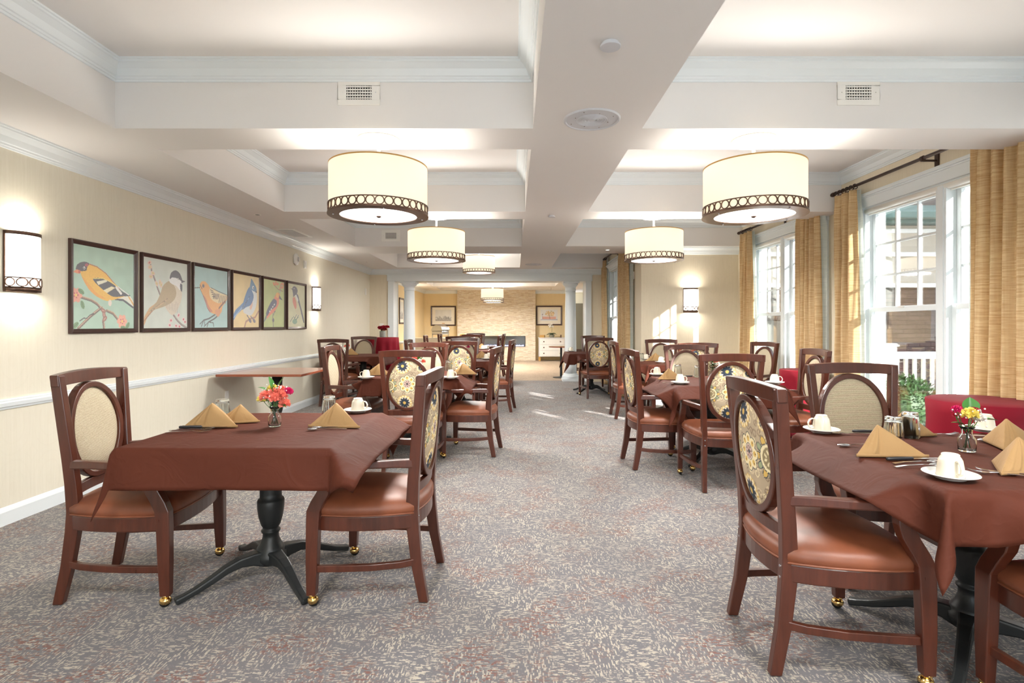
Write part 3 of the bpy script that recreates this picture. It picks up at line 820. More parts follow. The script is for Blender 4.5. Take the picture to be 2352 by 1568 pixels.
# far room
sbox('wall_far', 'wallpaper_yellow', (XL, 1.92, 19.35, 19.55, 0, 3.0)); sbox('wall_far_side', 'white_paint', (1.92, 4.2, 20.7, 20.9, 0, 3.0), (4.0, 4.2, YE + .48, 20.7, 0, 3.0), (XR2 + .2, 4.2, YE + .28, YE + .48, 0, 3.0))
# coffered ceilings: solid beams with recesses between them
CL = [(.95, 3.395), (3.80, 5.89), (6.30, 8.50), (9.35, 11.60)]; CR = [(.95, 3.395), (3.80, 5.89), (6.30, 8.46), (9.35, 11.60)]
CB = [(YB, .55)]
BX0, BX1, LX = .12, .81, -2.53
m = MB(); m.box(XL, LX, YB, YE, ZS, 3.0); m.box(BX0, BX1, YB, YE, ZS, 3.0)
def crossb(x0, x1, co, ye):
    ys = [-2.6] + [v for c in [(-2.6 + .4, .55)] + co for v in c] + [ye]
    for i in range(0, len(ys), 2): m.box(x0, x1, ys[i], ys[i + 1], ZS, 3.0)
m.box(LX, BX0, YB, -2.6, ZS, 3.0).box(BX1, XR, YB, -2.6, ZS, 3.0)
crossb(LX, BX0, CL, YE); 
crossb(BX1, XR, CR[:3], YS)
m.box(BX1, XR2, YS, CR[3][0], ZS, 3.0).box(BX1, XR2, CR[3][1], YE, ZS, 3.0)
struct(m.build('ceiling_soffit', 'ceiling_paint', clean=False))
sbox('ceiling', 'ceiling_paint', (LX, BX0, YB, YE, ZC, 3.0), (BX1, XR, YB, YS, ZC, 3.0), (BX1, XR2, YS, YE, ZC, 3.0))
sbox('ceiling_roof', 'ceiling_paint', (XL - .2, XR + .2, YB - .2, 20.9, 3.0, 3.1))
FC = [(13.0, 17.2), (17.8, 18.95)]; FX0, FX1 = -2.6, 1.31
sbox('ceiling_far_soffit', 'ceiling_paint', (XL, FX0, YE + .48, 19.35, ZS, 3.0), (FX1, 4.0, YE + .48, 20.7, ZS, 3.0), (FX0, FX1, YE + .48, FC[0][0], ZS, 3.0), (FX0, FX1, FC[0][1], FC[1][0], ZS, 3.0), (FX0, FX1, FC[1][1], 19.35, ZS, 3.0))
sbox('ceiling_far', 'ceiling_paint', (FX0, FX1, FC[0][0], FC[0][1], ZC, 3.0), (FX0, FX1, FC[1][0], FC[1][1], ZC, 3.0))

# crown mouldings: profile swept round a plan path with mitred corners (path runs with the room on its left)
PROF = [(0, -.118), (.010, -.118), (.014, -.106), (.020, -.104), (.022, -.092), (.030, -.088), (.046, -.052), (.074, -.026), (.082, -.022), (.084, -.012), (.094, -.010), (.096, 0), (0, 0)]
def mould(pts, z, prof, closed, name, mat='trim_paint', st=True):
    P = [Vector((x, y)) for x, y in pts]; n = len(P); rings = []
    for i in range(n):
        if closed or 0 < i < n - 1:
            a = (P[i] - P[i - 1]).normalized(); b = (P[(i + 1) % n] - P[i]).normalized()
        elif i == 0: a = b = (P[1] - P[0]).normalized()
        else: a = b = (P[-1] - P[-2]).normalized()
        na = Vector((-a.y, a.x)); nb = Vector((-b.y, b.x)); mi = (na + nb); mi = mi / mi.dot(na) if mi.length > .01 else na
        rings.append([(P[i].x + mi.x * o, P[i].y + mi.y * o, z + dz) for o, dz in prof])
    mm = MB()
    if closed: rings.append(rings[0]); mm.rings(rings, False, False)
    else: mm.rings(rings)
    o = mm.build(name, mat)
    return struct(o) if st else o
tn = [0]
def trim(pts, z, prof, closed=False, mat='trim_paint'):
    tn[0] += 1; return mould(pts, z, prof, closed, 'trim_%d' % tn[0], mat)
for (a, c) in [(-2.2, .55)] + CL: trim([(LX, a), (BX0, a), (BX0, c), (LX, c)], ZC, PROF, True)
for (a, c) in [(-2.2, .55)] + CR[:3]: trim([(BX1, a), (XR, a), (XR, c), (BX1, c)], ZC, PROF, True)
trim([(BX1, CR[3][0]), (XR2, CR[3][0]), (XR2, CR[3][1]), (BX1, CR[3][1])], ZC, PROF, True)
for (a, c) in FC: trim([(FX0, a), (FX1, a), (FX1, c), (FX0, c)], ZC, PROF, True)
trim([(XR2, YS - 0.0), (XR2, YE), (XL, YE), (XL, YB)], ZS, PROF)                       # wall crown: far right, end, left
trim([(XR, YS), (XR2 - .0, YS)], ZS, PROF)
trim([(1.92, 19.35), (XL, 19.35), (XL, YE + .48)], ZS, PROF)
RAIL = [(0, -.065), (.012, -.065), (.016, -.052), (.028, -.046), (.030, -.022), (.018, -.016), (.020, -.006), (.014, 0), (0, 0)]
trim([(OX0 - .14, YE), (XL, YE), (XL, YB)], .802, RAIL); trim([(-2.1, 19.35), (XL, 19.35), (XL, YE + .5)], .802, RAIL)
BASE = [(0, 0), (.016, 0), (.016, .085), (.010, .10), (.004, .112), (0, .115)]
def base(pts, side):
    return mould(pts, 0, BASE, False, 'baseboard_' + side)
base([(OX0 - .14, YE), (XL, YE), (XL, YB)], 'left'); base([(XR, YB), (XR, YS), (XR2, YS), (XR2, YE)], 'right'); base([(-2.1, 19.35), (XL, 19.35), (XL, YE + .5)], 'far')
# casing round the columned opening
CAS = .115
m = MB()
for x0, x1 in ((OX0 - CAS, OX0 + .012), (OX1 - .012, OX1 + CAS)): m.box(x0, x1, YE - .022, YE + .49, 0, OZ)
m.box(OX0 - CAS - .02, OX1 + CAS + .02, YE - .026, YE + .49, OZ - .012, OZ + .12).box(OX0 - CAS - .035, OX1 + CAS + .035, YE - .040, YE, OZ + .12, OZ + .145)
tn[0] += 1; struct(m.build('trim_%d' % tn[0], 'trim_paint', bevel=.004))
def column(x, y, label):
    root = empty('round_column', (x, y, 0)); 
    MB().box(-.195, .195, -.195, .195, 0, .05).lathe([(0, .05), (.19, .05), (.195, .07), (.195, .10), (.185, .125), (.165, .13), (.165, .15), (.155, .165), (.14, .17), (0, .17)], 48).build('column_base', 'trim_paint', root, bevel=.003)
    MB().lathe([(0, .16)] + [(.136 - .022 * (k / 12) ** 1.6, .16 + (OZ - .35) * k / 12) for k in range(13)] + [(0, OZ - .19)], 48).build('shaft', 'trim_paint', root, smooth=True)
    MB().lathe([(0, OZ - .215), (.122, OZ - .215), (.128, OZ - .205), (.122, OZ - .195), (.118, OZ - .15), (.130, OZ - .125), (.165, OZ - .085), (.172, OZ - .07), (.172, OZ - .05), (0, OZ - .05)], 48).box(-.18, .18, -.18, .18, OZ - .05, OZ - .012).build('capital', 'trim_paint', root, bevel=.003)
    tag(root, label, 'column', 'white columns in the wide opening')
column(-2.40, 12.27, 'smooth white round column on the left, near the red-draped high table')
column(1.29, 12.27, 'smooth white round column on the right, beside the small far table')

# ------------------------------------------------------------------ windows
def window(n, y0, y1, xw=XR, t=.2, vis=True):
    """double window in a wall whose room side is at x = xw; room on -x"""
    ca = .095
    m = MB()
    m.box(xw - .022, xw + .004, y0 - ca, y0 + .006, Z0 - .02, Z1 + .006).box(xw - .022, xw + .004, y1 - .006, y1 + ca, Z0 - .02, Z1 + .006)
    m.box(xw - .024, xw + .004, y0 - ca - .01, y1 + ca + .01, Z1, Z1 + .11).box(xw - .05, xw, y0 - ca - .03, y1 + ca + .03, Z1 + .11, Z1 + .14).box(xw - .036, xw, y0 - ca - .02, y1 + ca + .02, Z1 + .095, Z1 + .11)
    root = struct(m.build('window_%d' % n, 'trim_paint', bevel=.003))
    MB().box(xw - .06, xw + .06, y0 - ca - .02, y1 + ca + .02, Z0 - .025, Z0 + .006).build('sill', 'trim_paint', root, bevel=.004)
    j = .028; nu = 3 if y1 - y0 > 2.5 else 2; yms = [y0 + (y1 - y0) * k / nu for k in range(1, nu)]
    m = MB().box(xw + .0, xw + t, y0, y0 + j, Z0, Z1).box(xw, xw + t, y1 - j, y1, Z0, Z1).box(xw, xw + t, y0 + j, y1 - j, Z1 - j, Z1).box(xw, xw + t, y0 + j, y1 - j, Z0, Z0 + j)
    for ym in yms: m.box(xw - .012, xw + t, ym - .055, ym + .055, Z0 + j, Z1 - j).box(xw - .02, xw, ym - .03, ym + .03, Z0 + j, Z1 - j)
    m.build('jamb', 'trim_paint', root, bevel=.002)
    zm = 1.43
    eds = [y0 + j] + [e for ym in yms for e in (ym - .055, ym + .055)] + [y1 - j]
    for (a, c) in zip(eds[::2], eds[1::2]):
        for (xa, za, zb, up) in ((xw + .075, zm - .02, Z1 - j, True), (xw + .035, Z0 + j, zm + .02, False)):
            s = .046; m = MB(); X0, X1 = xa, xa + .036
            m.box(X0, X1, a, a + s, za, zb).box(X0, X1, c - s, c, za, zb).box(X0, X1, a + s, c - s, za, za + (s if up else .07)).box(X0, X1, a + s, c - s, zb - s, zb)
            o = m.build('sash', 'trim_paint', root, bevel=.003)
            if up:
                m = MB(); w = (c - a - 2 * s) / 3; h = (zb - za - 2 * s) / 3
                for k in (1, 2):
                    m.box(X0 + .008, X1 - .004, a + s + w * k - .010, a + s + w * k + .010, za + s, zb - s)
                    m.box(X0 + .0085, X1 - .0045, a + s, c - s, za + s + h * k - .010, za + s + h * k + .010)
                m.build('muntin', 'trim_paint', o)
            else:
                MB().box(X0 - .012, X0 + .004, (a + c) / 2 - .035, (a + c) / 2 + .035, zb - .012, zb + .006).build('sash_lock', 'white_paint', o, bevel=.002)
            MB().box(X0 + .016, X0 + .020, a + s - .006, c - s + .006, za + s - .006, zb - s + .006).build('pane', 'window_glass', o)
    return root
window(1, *WIN[2]); window(2, *WIN[3]); window(3, W3[0], W3[1], XR2); window(4, *WIN[1]); window(5, *WIN[0])
# roller blinds drawn up at the window heads
for (a, c), xw, lab in ((WIN[2], XR, 'white roller blind rolled up at the head of the nearest window'), (WIN[3], XR, 'white roller blind rolled up at the head of the alcove window'), (W3, XR2, 'white roller blind rolled up at the head of the farthest window')):
    root = empty('roller_blind', (xw - .01, (a + c) / 2, Z1 - .06)); w = (c - a) / 2 - .03
    MB().tube([(.02, -w, .022), (.02, w, .022)], .026, 14).build('roll', 'white_paint', root, smooth=True)
    MB().box(.038, .042, -w + .01, w - .01, -.005, .02).box(.034, .046, -w + .01, w - .01, -.017, -.005).build('blind_fabric', 'white_paint', root)
    tag(root, lab, 'blind', 'roller blinds')

# ------------------------------------------------------------------ curtains
def curtain(y0, y1, xc, label, seed, z1=2.655, tiebow=0, group='gold curtains', lin_side=1):
    q = random.Random(seed); ph = q.random() * 6; npl = max(3, int((y1 - y0) / .10)); L = y1 - y0
    root = empty('curtain', (xc, (y0 + y1) / 2, 0))
    def path(u, v, off=0, grow=0):
        y = (u - .5) * L * (1 + grow * .10 * (1 - v)); amp = (.028 + .012 * (1 - v))
        x = amp * sin(2 * pi * npl * u + ph + .5 * sin(3 * v + ph)) + .010 * sin(2 * pi * npl * 2.3 * u + 4 * v) + off
        if v > .94: x = x * .8
        return (x, y, .012 + (z1 - .012) * v)
    MB().grid(lambda u, v: path(u, v, 0, 1), npl * 14, 30).build('drape', 'gold_curtain', root, smooth=True, solid=.002)
    MB().grid(lambda u, v: path(u * 1.06 - .03, v, .045 * lin_side, 1), npl * 8, 20).build('lining', 'curtain_lining', root, smooth=True)
    return tag(root, label, 'curtain', group)
def rod(y0, y1, xc, label, z=2.69, xw=XR, rings=((0, 1),), brackets=()):
    root = empty('curtain_rod', (xc, (y0 + y1) / 2, z)); yc = (y0 + y1) / 2
    MB().tube([(0, y0 - yc, 0), (0, y1 - yc, 0)], .015, 14).build('pole', 'dark_bronze', root, smooth=True)
    for e, s in ((y0 - yc, -1), (y1 - yc, 1)):
        MB().ball((0, e + s * .03, 0), (.024, .036, .024), 14, 8).ball((0, e + s * .005, 0), (.021, .008, .021), 14, 6).build('finial', 'dark_bronze', root, smooth=True)
    for (a, c) in rings:
        n = max(4, int((c - a) / .055))
        for k in range(n):
            y = a + (c - a) * (k + .5) / n - yc; m = MB(); N = 20
            loop = [(.024 * cos(2 * pi * i / N), y + .004 * sin(i), -.006 + .024 * sin(2 * pi * i / N)) for i in range(N + 1)]
            m.tube(loop, .0042, 6, up=(0, 1, 0)).build('curtain_ring', 'dark_bronze', root, smooth=True)
    for y in brackets:
        MB().box(-.014, xw - xc - .002, y - yc - .009, y - yc + .009, -.028, -.012).box(xw - xc - .014, xw - xc - .002, y - yc - .022, y - yc + .022, -.07, .04).tube([(0, y - yc - .016, 0), (0, y - yc + .016, 0)], .021, 12).build('bracket', 'dark_bronze', root, bevel=.003)
    return tag(root, label, 'curtain rod', 'curtain rods')
XCU = XR - .13
rod(2.2, 5.80, XCU, 'dark bronze curtain rod over the nearest window at the right', rings=((5.42, 5.80), (3.45, 4.0)), brackets=(4.55,))
curtain(5.44, 5.79, XCU, 'narrow gold curtain at the far edge of the nearest window', 3)
curtain(3.42, 4.06, XCU, 'wide gold curtain at the right picture edge beside nearest window', 5)
rod(6.04, 8.24, XCU, 'dark bronze curtain rod over the alcove window', rings=((7.83, 8.22), (6.08, 6.5)), brackets=(7.1,))
curtain(7.84, 8.20, XCU, 'thin gold curtain beside the alcove end wall with the sconce', 8)
curtain(6.10, 6.60, XCU, 'gold curtain with pleats hanging before the near half of alcove window', 11)
XC3 = XR2 - .10
rod(9.05, 11.75, XC3, 'dark bronze curtain rod over the farthest window', rings=((11.3, 11.7), (9.1, 9.9)), brackets=(10.5,), xw=XR2)
curtain(11.38, 11.72, XC3, 'thin gold curtain at the far side of the farthest window', 14)
curtain(9.10, 9.95, XC3, 'gold curtain falling to the carpet between alcove and farthest window', 17)

# ------------------------------------------------------------------ things on ceiling and walls
ZL = ZS
P = [(-.91, 3.6, 'drum pendant lamp with circle band, nearest on the left, largest of the left row'),
     (1.61, 3.6, 'drum pendant lamp with circle band, nearest on the right, before the big window'),
     (-.885, 6.1, 'second drum pendant lamp of the left row, beside a small ceiling vent'),
     (1.59, 6.1, 'smaller drum pendant lamp of the right row, hanging before the alcove wall')]
for i, (x, y, lab) in enumerate(P): PENDANT.get((x, y, ZL), 0.0, lab, 'pendant lamp', 'drum pendant lamps')
PENDANT.get((-.9, .75, ZL), 0, 'unseen drum lamp added for fill light, overhead on the left', 'pendant lamp', 'drum pendant lamps')  # this pendant and the next three: added out of view as fill light
PENDANT.get((1.6, .75, ZL), 0, 'unseen drum lamp added for fill light, overhead on the right', 'pendant lamp', 'drum pendant lamps')
PENDANT.get((-.9, -2.4, ZL), 0, 'unseen drum lamp added for fill light near the back wall, left', 'pendant lamp', 'drum pendant lamps')
PENDANT.get((1.6, -2.4, ZL), 0, 'unseen drum lamp added for fill light near the back wall, right', 'pendant lamp', 'drum pendant lamps')
PENDANT_FAR.get((-.71, 10.8, ZC), 0, 'third drum pendant lamp of the left row, above the opening header', 'pendant lamp', 'drum pendant lamps')
FARP = Proto(lambda: make_pendant(.62))
PL = [o for o in bpy.data.objects if o.get('category') == 'pendant lamp']
PL.append(FARP.get((-.63, 15.4, ZC), 0, 'drum pendant lamp hanging before the stone fireplace wall, the nearer one', 'pendant lamp', 'drum pendant lamps'))
PL.append(FARP.get((-.66, 17.0, ZC), 0, 'drum pendant lamp partly hidden behind another before the fireplace wall', 'pendant lamp', 'drum pendant lamps'))

def lamp_light(o, drop, e, col=(1, .95, .88)):
    for (z, k, nm) in ((-drop - .10, 1.0, 'bulb_light'),):
        li = bpy.data.lights.new(nm, 'POINT'); li.energy = e * k; li.color = col; li.shadow_soft_size = .09
        lo = bpy.data.objects.new(nm, li); C.objects.link(lo); lo.parent = o; lo.location = (0, 0, z)
BULB = 22
for o in PL:
    y = o.location.y; dr = .185
    if abs(y - 10.8) < .01: dr = .28
    elif y > 15: dr = .62
    kf = 2.8 if y > 15 else 1.9 if y > 10 else 1.35 if y > 6 else 1.0
    lamp_light(o, dr, BULB * kf)
    # light through the diffuser below
    li = bpy.data.lights.new('diffuser_light', 'AREA'); li.shape = 'DISK'; li.size = .48; li.energy = 27 * min(kf, 2.2); li.color = (1, .97, .93)
    lo = bpy.data.objects.new('diffuser_light', li); C.objects.link(lo); lo.parent = o; lo.location = (0, 0, -dr - .325 - .022)

def sconce(loc, rz, label):
    o = SCONCE.get(loc, rz, label, 'wall lamp', 'wall sconces')
    for s in (1, -1):
        li = bpy.data.lights.new('sconce_light', 'AREA'); li.shape = 'RECTANGLE'; li.size = .05; li.size_y = .16; li.energy = 1.3; li.color = (1, .92, .8)
        lo = bpy.data.objects.new('sconce_light', li); C.objects.link(lo); lo.parent = o; lo.location = (.05, 0, s * .20)
        lo.rotation_euler = (pi if s > 0 else 0, 0, 0)
sconce((XL, 3.52, 1.685), 0, 'bronze half-round wall sconce at the left picture edge')
sconce((XL, 8.72, 1.70), 0, 'bronze half-round wall sconce right of the bird paintings')
sconce((2.83, YS, 1.67), -pi / 2, 'half-round wall sconce on the sunlit alcove wall')
sconce((XL, 16.6, 1.72), 0, 'wall sconce on the yellow side wall of the far room')

def vent(x0, x1, z0, z1, y, label):
    root = empty('air_vent', ((x0 + x1) / 2, y, (z0 + z1) / 2)); w, h = (x1 - x0) / 2, (z1 - z0) / 2; gw, gh = w * .60, h * .56
    MB().box(-w, w, -.008, 0, gh, h).box(-w, w, -.008, 0, -h, -gh).box(-w, -gw, -.008, 0, -gh, gh).box(gw, w, -.008, 0, -gh, gh).build('frame', 'white_paint', root, bevel=.002)
    MB().box(-gw, gw, -.0015, -.0005, -gh, gh).build('backing', 'vent_dark', root)
    m = MB(); k = MB()
    for i in range(5): z = -gh + 2 * gh * (i + .5) / 5; m.box(-gw, gw, -.010, -.004, z - .0035, z + .0035)
    for i in range(10): x = -gw + 2 * gw * (i + .5) / 10; k.box(x - .0022, x + .0022, -.006, -.002, -gh, gh)
    m.build('louvre', 'white_paint', root); k.build('fin', 'white_paint', root)
    for s in (-1, 1): MB().ball((s * (w + gw) / 2, -.009, 0), (.003, .002, .003), 8, 4).build('screw', 'steel', root)
    tag(root, label, 'air vent', 'white air vents')
vent(-1.115, -.85, 2.665, 2.825, 3.395, 'white air vent above the nearest left pendant lamp')
vent(2.045, 2.313, 2.665, 2.825, 3.395, 'white air vent above right of the nearest right pendant lamp')
vent(-2.10, -1.81, 2.60, 2.78, 8.50, 'small white air vent high between the first and second left lamps')
# ceiling register near left wall
root = empty('ceiling_register', (-2.99, 7.25, ZS)); m = MB(); m.box(-.14, .14, -.32, -.28, -.008, 0).box(-.14, .14, .28, .32, -.008, 0).box(-.14, -.10, -.28, .28, -.008, 0).box(.10, .14, -.28, .28, -.008, 0).build('frame', 'white_paint', root)
m = MB()
for i in range(14): y = -.26 + .04 * i; m.box(-.10, .10, y - .004, y + .004, -.007, -.002)
m.build('louvre', 'white_paint', root); MB().box(-.10, .10, -.28, .28, -.0015, -.0005).build('backing', 'vent_dark', root); tag(root, 'flat slotted register in the ceiling soffit above the bird paintings', 'air vent')
def disc(name, x, y, r, label, cat, kind):
    root = empty(name, (x, y, ZS))
    if kind == 'speaker':
        MB().lathe([(r, 0), (r, -.004), (r - .006, -.010), (r - .014, -.010), (r - .018, -.005), (0, -.005)][::-1], 56).build('rim', 'speaker_white', root, smooth=False)
        m = MB()
        for k in range(1, 9): rr = .014 + .0095 * k; m.lathe([(rr - .0028, -.0052), (rr, -.0085), (rr + .0028, -.0052)], 40)
        m.build('grille', 'speaker_white', root)
        for k in range(8): a = k * pi / 4 + .3; rr = r * (.78 if k % 2 else .62); MB().ball((rr * cos(a), rr * sin(a), -.006), (.004, .004, .002), 8, 4).build('screw', 'steel', root)
    elif kind == 'smoke':
        MB().lathe([(0, 0), (r * .8, 0), (r * .8, -.010), (r, -.012), (r, -.018), (r * .96, -.020), (0, -.020)][::-1], 40).build('cover', 'speaker_white', root, bevel=0)
    else:
        MB().lathe([(r, 0), (r, -.004), (r * .72, -.004), (r * .66, -.001), (r * .72, 0)][::-1], 32).build('ring', 'white_paint', root); MB().lathe([(0, -.0012), (r * .7, -.0012)], 24).build('lens', 'vent_dark' if kind == 'dark' else 'lamp_diffuser', root)
    tag(root, label, cat)
disc('ceiling_speaker', .47, 3.244, .172, 'large round grey speaker grille in the central ceiling beam, nearest', 'speaker', 'speaker')
disc('smoke_detector', .425, 2.367, .046, 'small round cover disc on the central beam, nearest the camera', 'smoke detector', 'smoke')
disc('sprinkler_cover', .43, 6.1, .04, 'small round sprinkler cover midway along the central beam', 'sprinkler', 'smoke')
disc('ceiling_speaker', .40, 11.0, .172, 'round speaker at the far end of the central beam', 'speaker', 'speaker')
disc('sprinkler_cover', -2.9, 6.05, .04, 'small round sprinkler cover above the third bird painting', 'sprinkler', 'dark')
disc('sprinkler_cover', -2.92, 10.6, .04, 'small round sprinkler cover near the far left ceiling corner', 'sprinkler', 'dark')
disc('recessed_downlight', 1.55, 8.9, .045, 'tiny recessed downlight in the soffit left of the alcove', 'ceiling light', 'light')
def plate(name, loc, rz, w, h, d, label, cat, extra=None):
    root = empty(name, loc, rz); MB().box(0, d, -w / 2, w / 2, -h / 2, h / 2).build('cover_plate', 'white_paint', root, bevel=.003)
    if extra == 'rocker': MB().box(d, d + .004, -w * .22, w * .22, -h * .28, h * .28).build('rocker', 'white_paint', root, bevel=.001)
    if extra == 'outlet':
        for s in (1, -1): MB().lathe([(0, 0), (.016, 0), (.016, .003), (0, .003)], 16).xf(Matrix.Translation((d, 0, s * .024)) @ Matrix.Rotation(pi / 2, 4, 'Y')).build('socket', 'white_paint', root); 
    if extra == 'strobe':
        MB().lathe([(.0, .03), (.055, .028), (.085, .012), (.088, 0)][::-1], 32).xf(Matrix.Translation((d, 0, 0)) @ Matrix.Rotation(pi / 2, 4, 'Y')).build('dome', 'white_paint', root, smooth=True); MB().box(d + .02, d + .045, -.012, .02, -.03, .03).build('strobe_lens', 'steel', root, bevel=.004)
    if extra == 'sensor': MB().box(d, d + .04, -w * .3, w * .3, -.01, .02).build('sensor_head', 'white_paint', root, bevel=.004)
    tag(root, label, cat)
plate('fire_alarm', (XL, 7.95, 2.25), 0, .13, .13, .012, 'round white fire alarm strobe on wall above the last bird painting', 'fire alarm', 'strobe')
plate('wall_box', (XL, 8.30, 2.21), 0, .085, .12, .02, 'small white box on the wall right of the fire alarm', 'wall box', 'rocker')
plate('light_switch', (XL, 11.7, 2.0), 0, .09, .14, .012, 'white plate on the left wall near the far corner', 'switch plate', 'rocker')
plate('light_switch', (-2.98, YE, 1.25), -pi / 2, .09, .12, .01, 'beige switch plate on end wall above the red-draped table', 'switch plate', 'rocker')
plate('wall_outlet', (XL, 6.05, .47), 0, .075, .12, .008, 'white wall outlet under the bare wooden table', 'outlet', 'outlet')
plate('motion_sensor', (XR2, 9.12, 2.12), pi, .06, .13, .03, 'small white motion sensor on the wall edge left of the alcove', 'sensor', 'sensor')

# ------------------------------------------------------------------ bird paintings
h = hexc
def brush_bg(cv, c2):
    for k in range(26):
        x, y = cv.rs.rand(2); cv.line([(x, y), (x + .18 * (cv.rs.rand() - .3), y + .16 * (cv.rs.rand() - .3))], .03, c2, .12)
def flower_p(cv, x, y, r, c, c2):
    for k in range(6): a = k * 1.05; cv.ell(x + r * .6 * cos(a), y + r * .6 * sin(a), r * .48, r * .4, c, a)
    for k in range(5): a = k * 1.3; cv.ell(x + r * .35 * cos(a), y + r * .35 * sin(a), r * .12, r * .1, c2, a)
    cv.ell(x, y, r * .18, r * .18, h(236, 206, 90))
def bird1():
    cv = Cv(190, 190, h(172, 208, 190), 1); brush_bg(cv, h(196, 222, 208)); br = h(142, 112, 92); bk = h(58, 48, 60)
    for p in ([(.12, .62), (.27, .65), (.36, .69), (.42, .74), (.25, .85), (.08, .985)], [(.44, .74), (.48, .84), (.46, .90), (.475, 1)], [(.52, .77), (.62, .80), (.70, .87), (.74, .93)]): cv.line(p, .018, br); cv.line([(x + .008, y - .012) for x, y in p], .005, h(206, 176, 146)); cv.line([(x - .004, y + .012) for x, y in p], .004, bk)
    for a in range(3): cv.ell(.46 + .012 * a, .77 + .05 * a, .045, .026, h(150, 96, 84), .4 + a); cv.ell(.46 + .012 * a, .77 + .05 * a, .025, .01, h(196, 150, 130), .4 + a)
    flower_p(cv, .045, .60, .085, h(232, 160, 140), h(190, 70, 70)); flower_p(cv, .78, .90, .085, h(240, 172, 148), h(196, 80, 76))
    for x, y, r in ((.12, .555, .5), (.14, .71, 1.2), (.04, .95, 2.5), (.80, .985, .2), (.88, .955, 2.2)): cv.ell(x, y, .05, .028, h(104, 150, 96), r); cv.line([(x - .04 * cos(r), y - .04 * sin(r)), (x + .04 * cos(r), y + .04 * sin(r))], .003, h(50, 90, 70))
    cv.poly([(.60, .60), (.80, .575), (.93, .57), (.99, .63), (.985, .71), (.86, .63), (.74, .61)], h(240, 238, 226)); cv.line([(.66, .62), (.80, .625), (.98, .715)], .012, h(48, 54, 74)); cv.line([(.90, .58), (.99, .68)], .01, h(230, 180, 90))
    Y = h(242, 190, 62)
    cv.blob([(.10, .30), (.14, .24), (.22, .215), (.36, .245), (.50, .31), (.62, .41), (.74, .50), (.84, .56), (.70, .61), (.60, .635), (.50, .645), (.38, .61), (.27, .55), (.19, .47), (.13, .38)], Y)
    cv.blob([(.13, .38), (.19, .42), (.26, .48), (.36, .56), (.50, .62), (.38, .61), (.27, .55), (.19, .47)], h(238, 158, 54), .7); cv.line([(.24, .22), (.36, .24), (.50, .305), (.62, .40), (.74, .49)], .006, h(186, 104, 66))
    cv.blob([(.09, .31), (.045, .30), (.06, .25), (.11, .215), (.18, .20), (.24, .215), (.21, .26), (.20, .30), (.13, .315)], h(54, 50, 70)); cv.ell(.20, .235, .03, .018, h(170, 60, 84), -.4)
    cv.ell(.165, .275, .016, .016, (1, 1, 1)); cv.ell(.163, .277, .010, .010, (0, 0, 0)); cv.poly([(.0, .335), (.06, .30), (.10, .31), (.10, .345), (.05, .345)], h(230, 140, 96)); cv.ell(.095, .325, .015, .022, h(206, 84, 72))
    cv.blob([(.30, .39), (.38, .37), (.50, .385), (.62, .43), (.72, .48), (.80, .52), (.93, .56), (.80, .575), (.64, .59), (.52, .55), (.42, .49), (.34, .44)], h(42, 50, 72))
    cv.poly([(.35, .42), (.50, .385), (.53, .405), (.38, .46)], h(236, 232, 210)); cv.poly([(.46, .52), (.60, .46), (.66, .475), (.52, .55)], h(238, 228, 190)); cv.line([(.68, .47), (.76, .54)], .018, h(236, 236, 232)); cv.line([(.70, .455), (.90, .555)], .006, h(240, 240, 240))
    cv.line([(.31, .385), (.45, .37), (.60, .41), (.70, .455)], .006, h(240, 214, 110)); cv.ell(.57, .67, .03, .04, h(238, 226, 214))
    cv.line([(.10, .90), (.16, .865), (.2, .87), (.25, .83), (.31, .81)], .006, bk); return cv
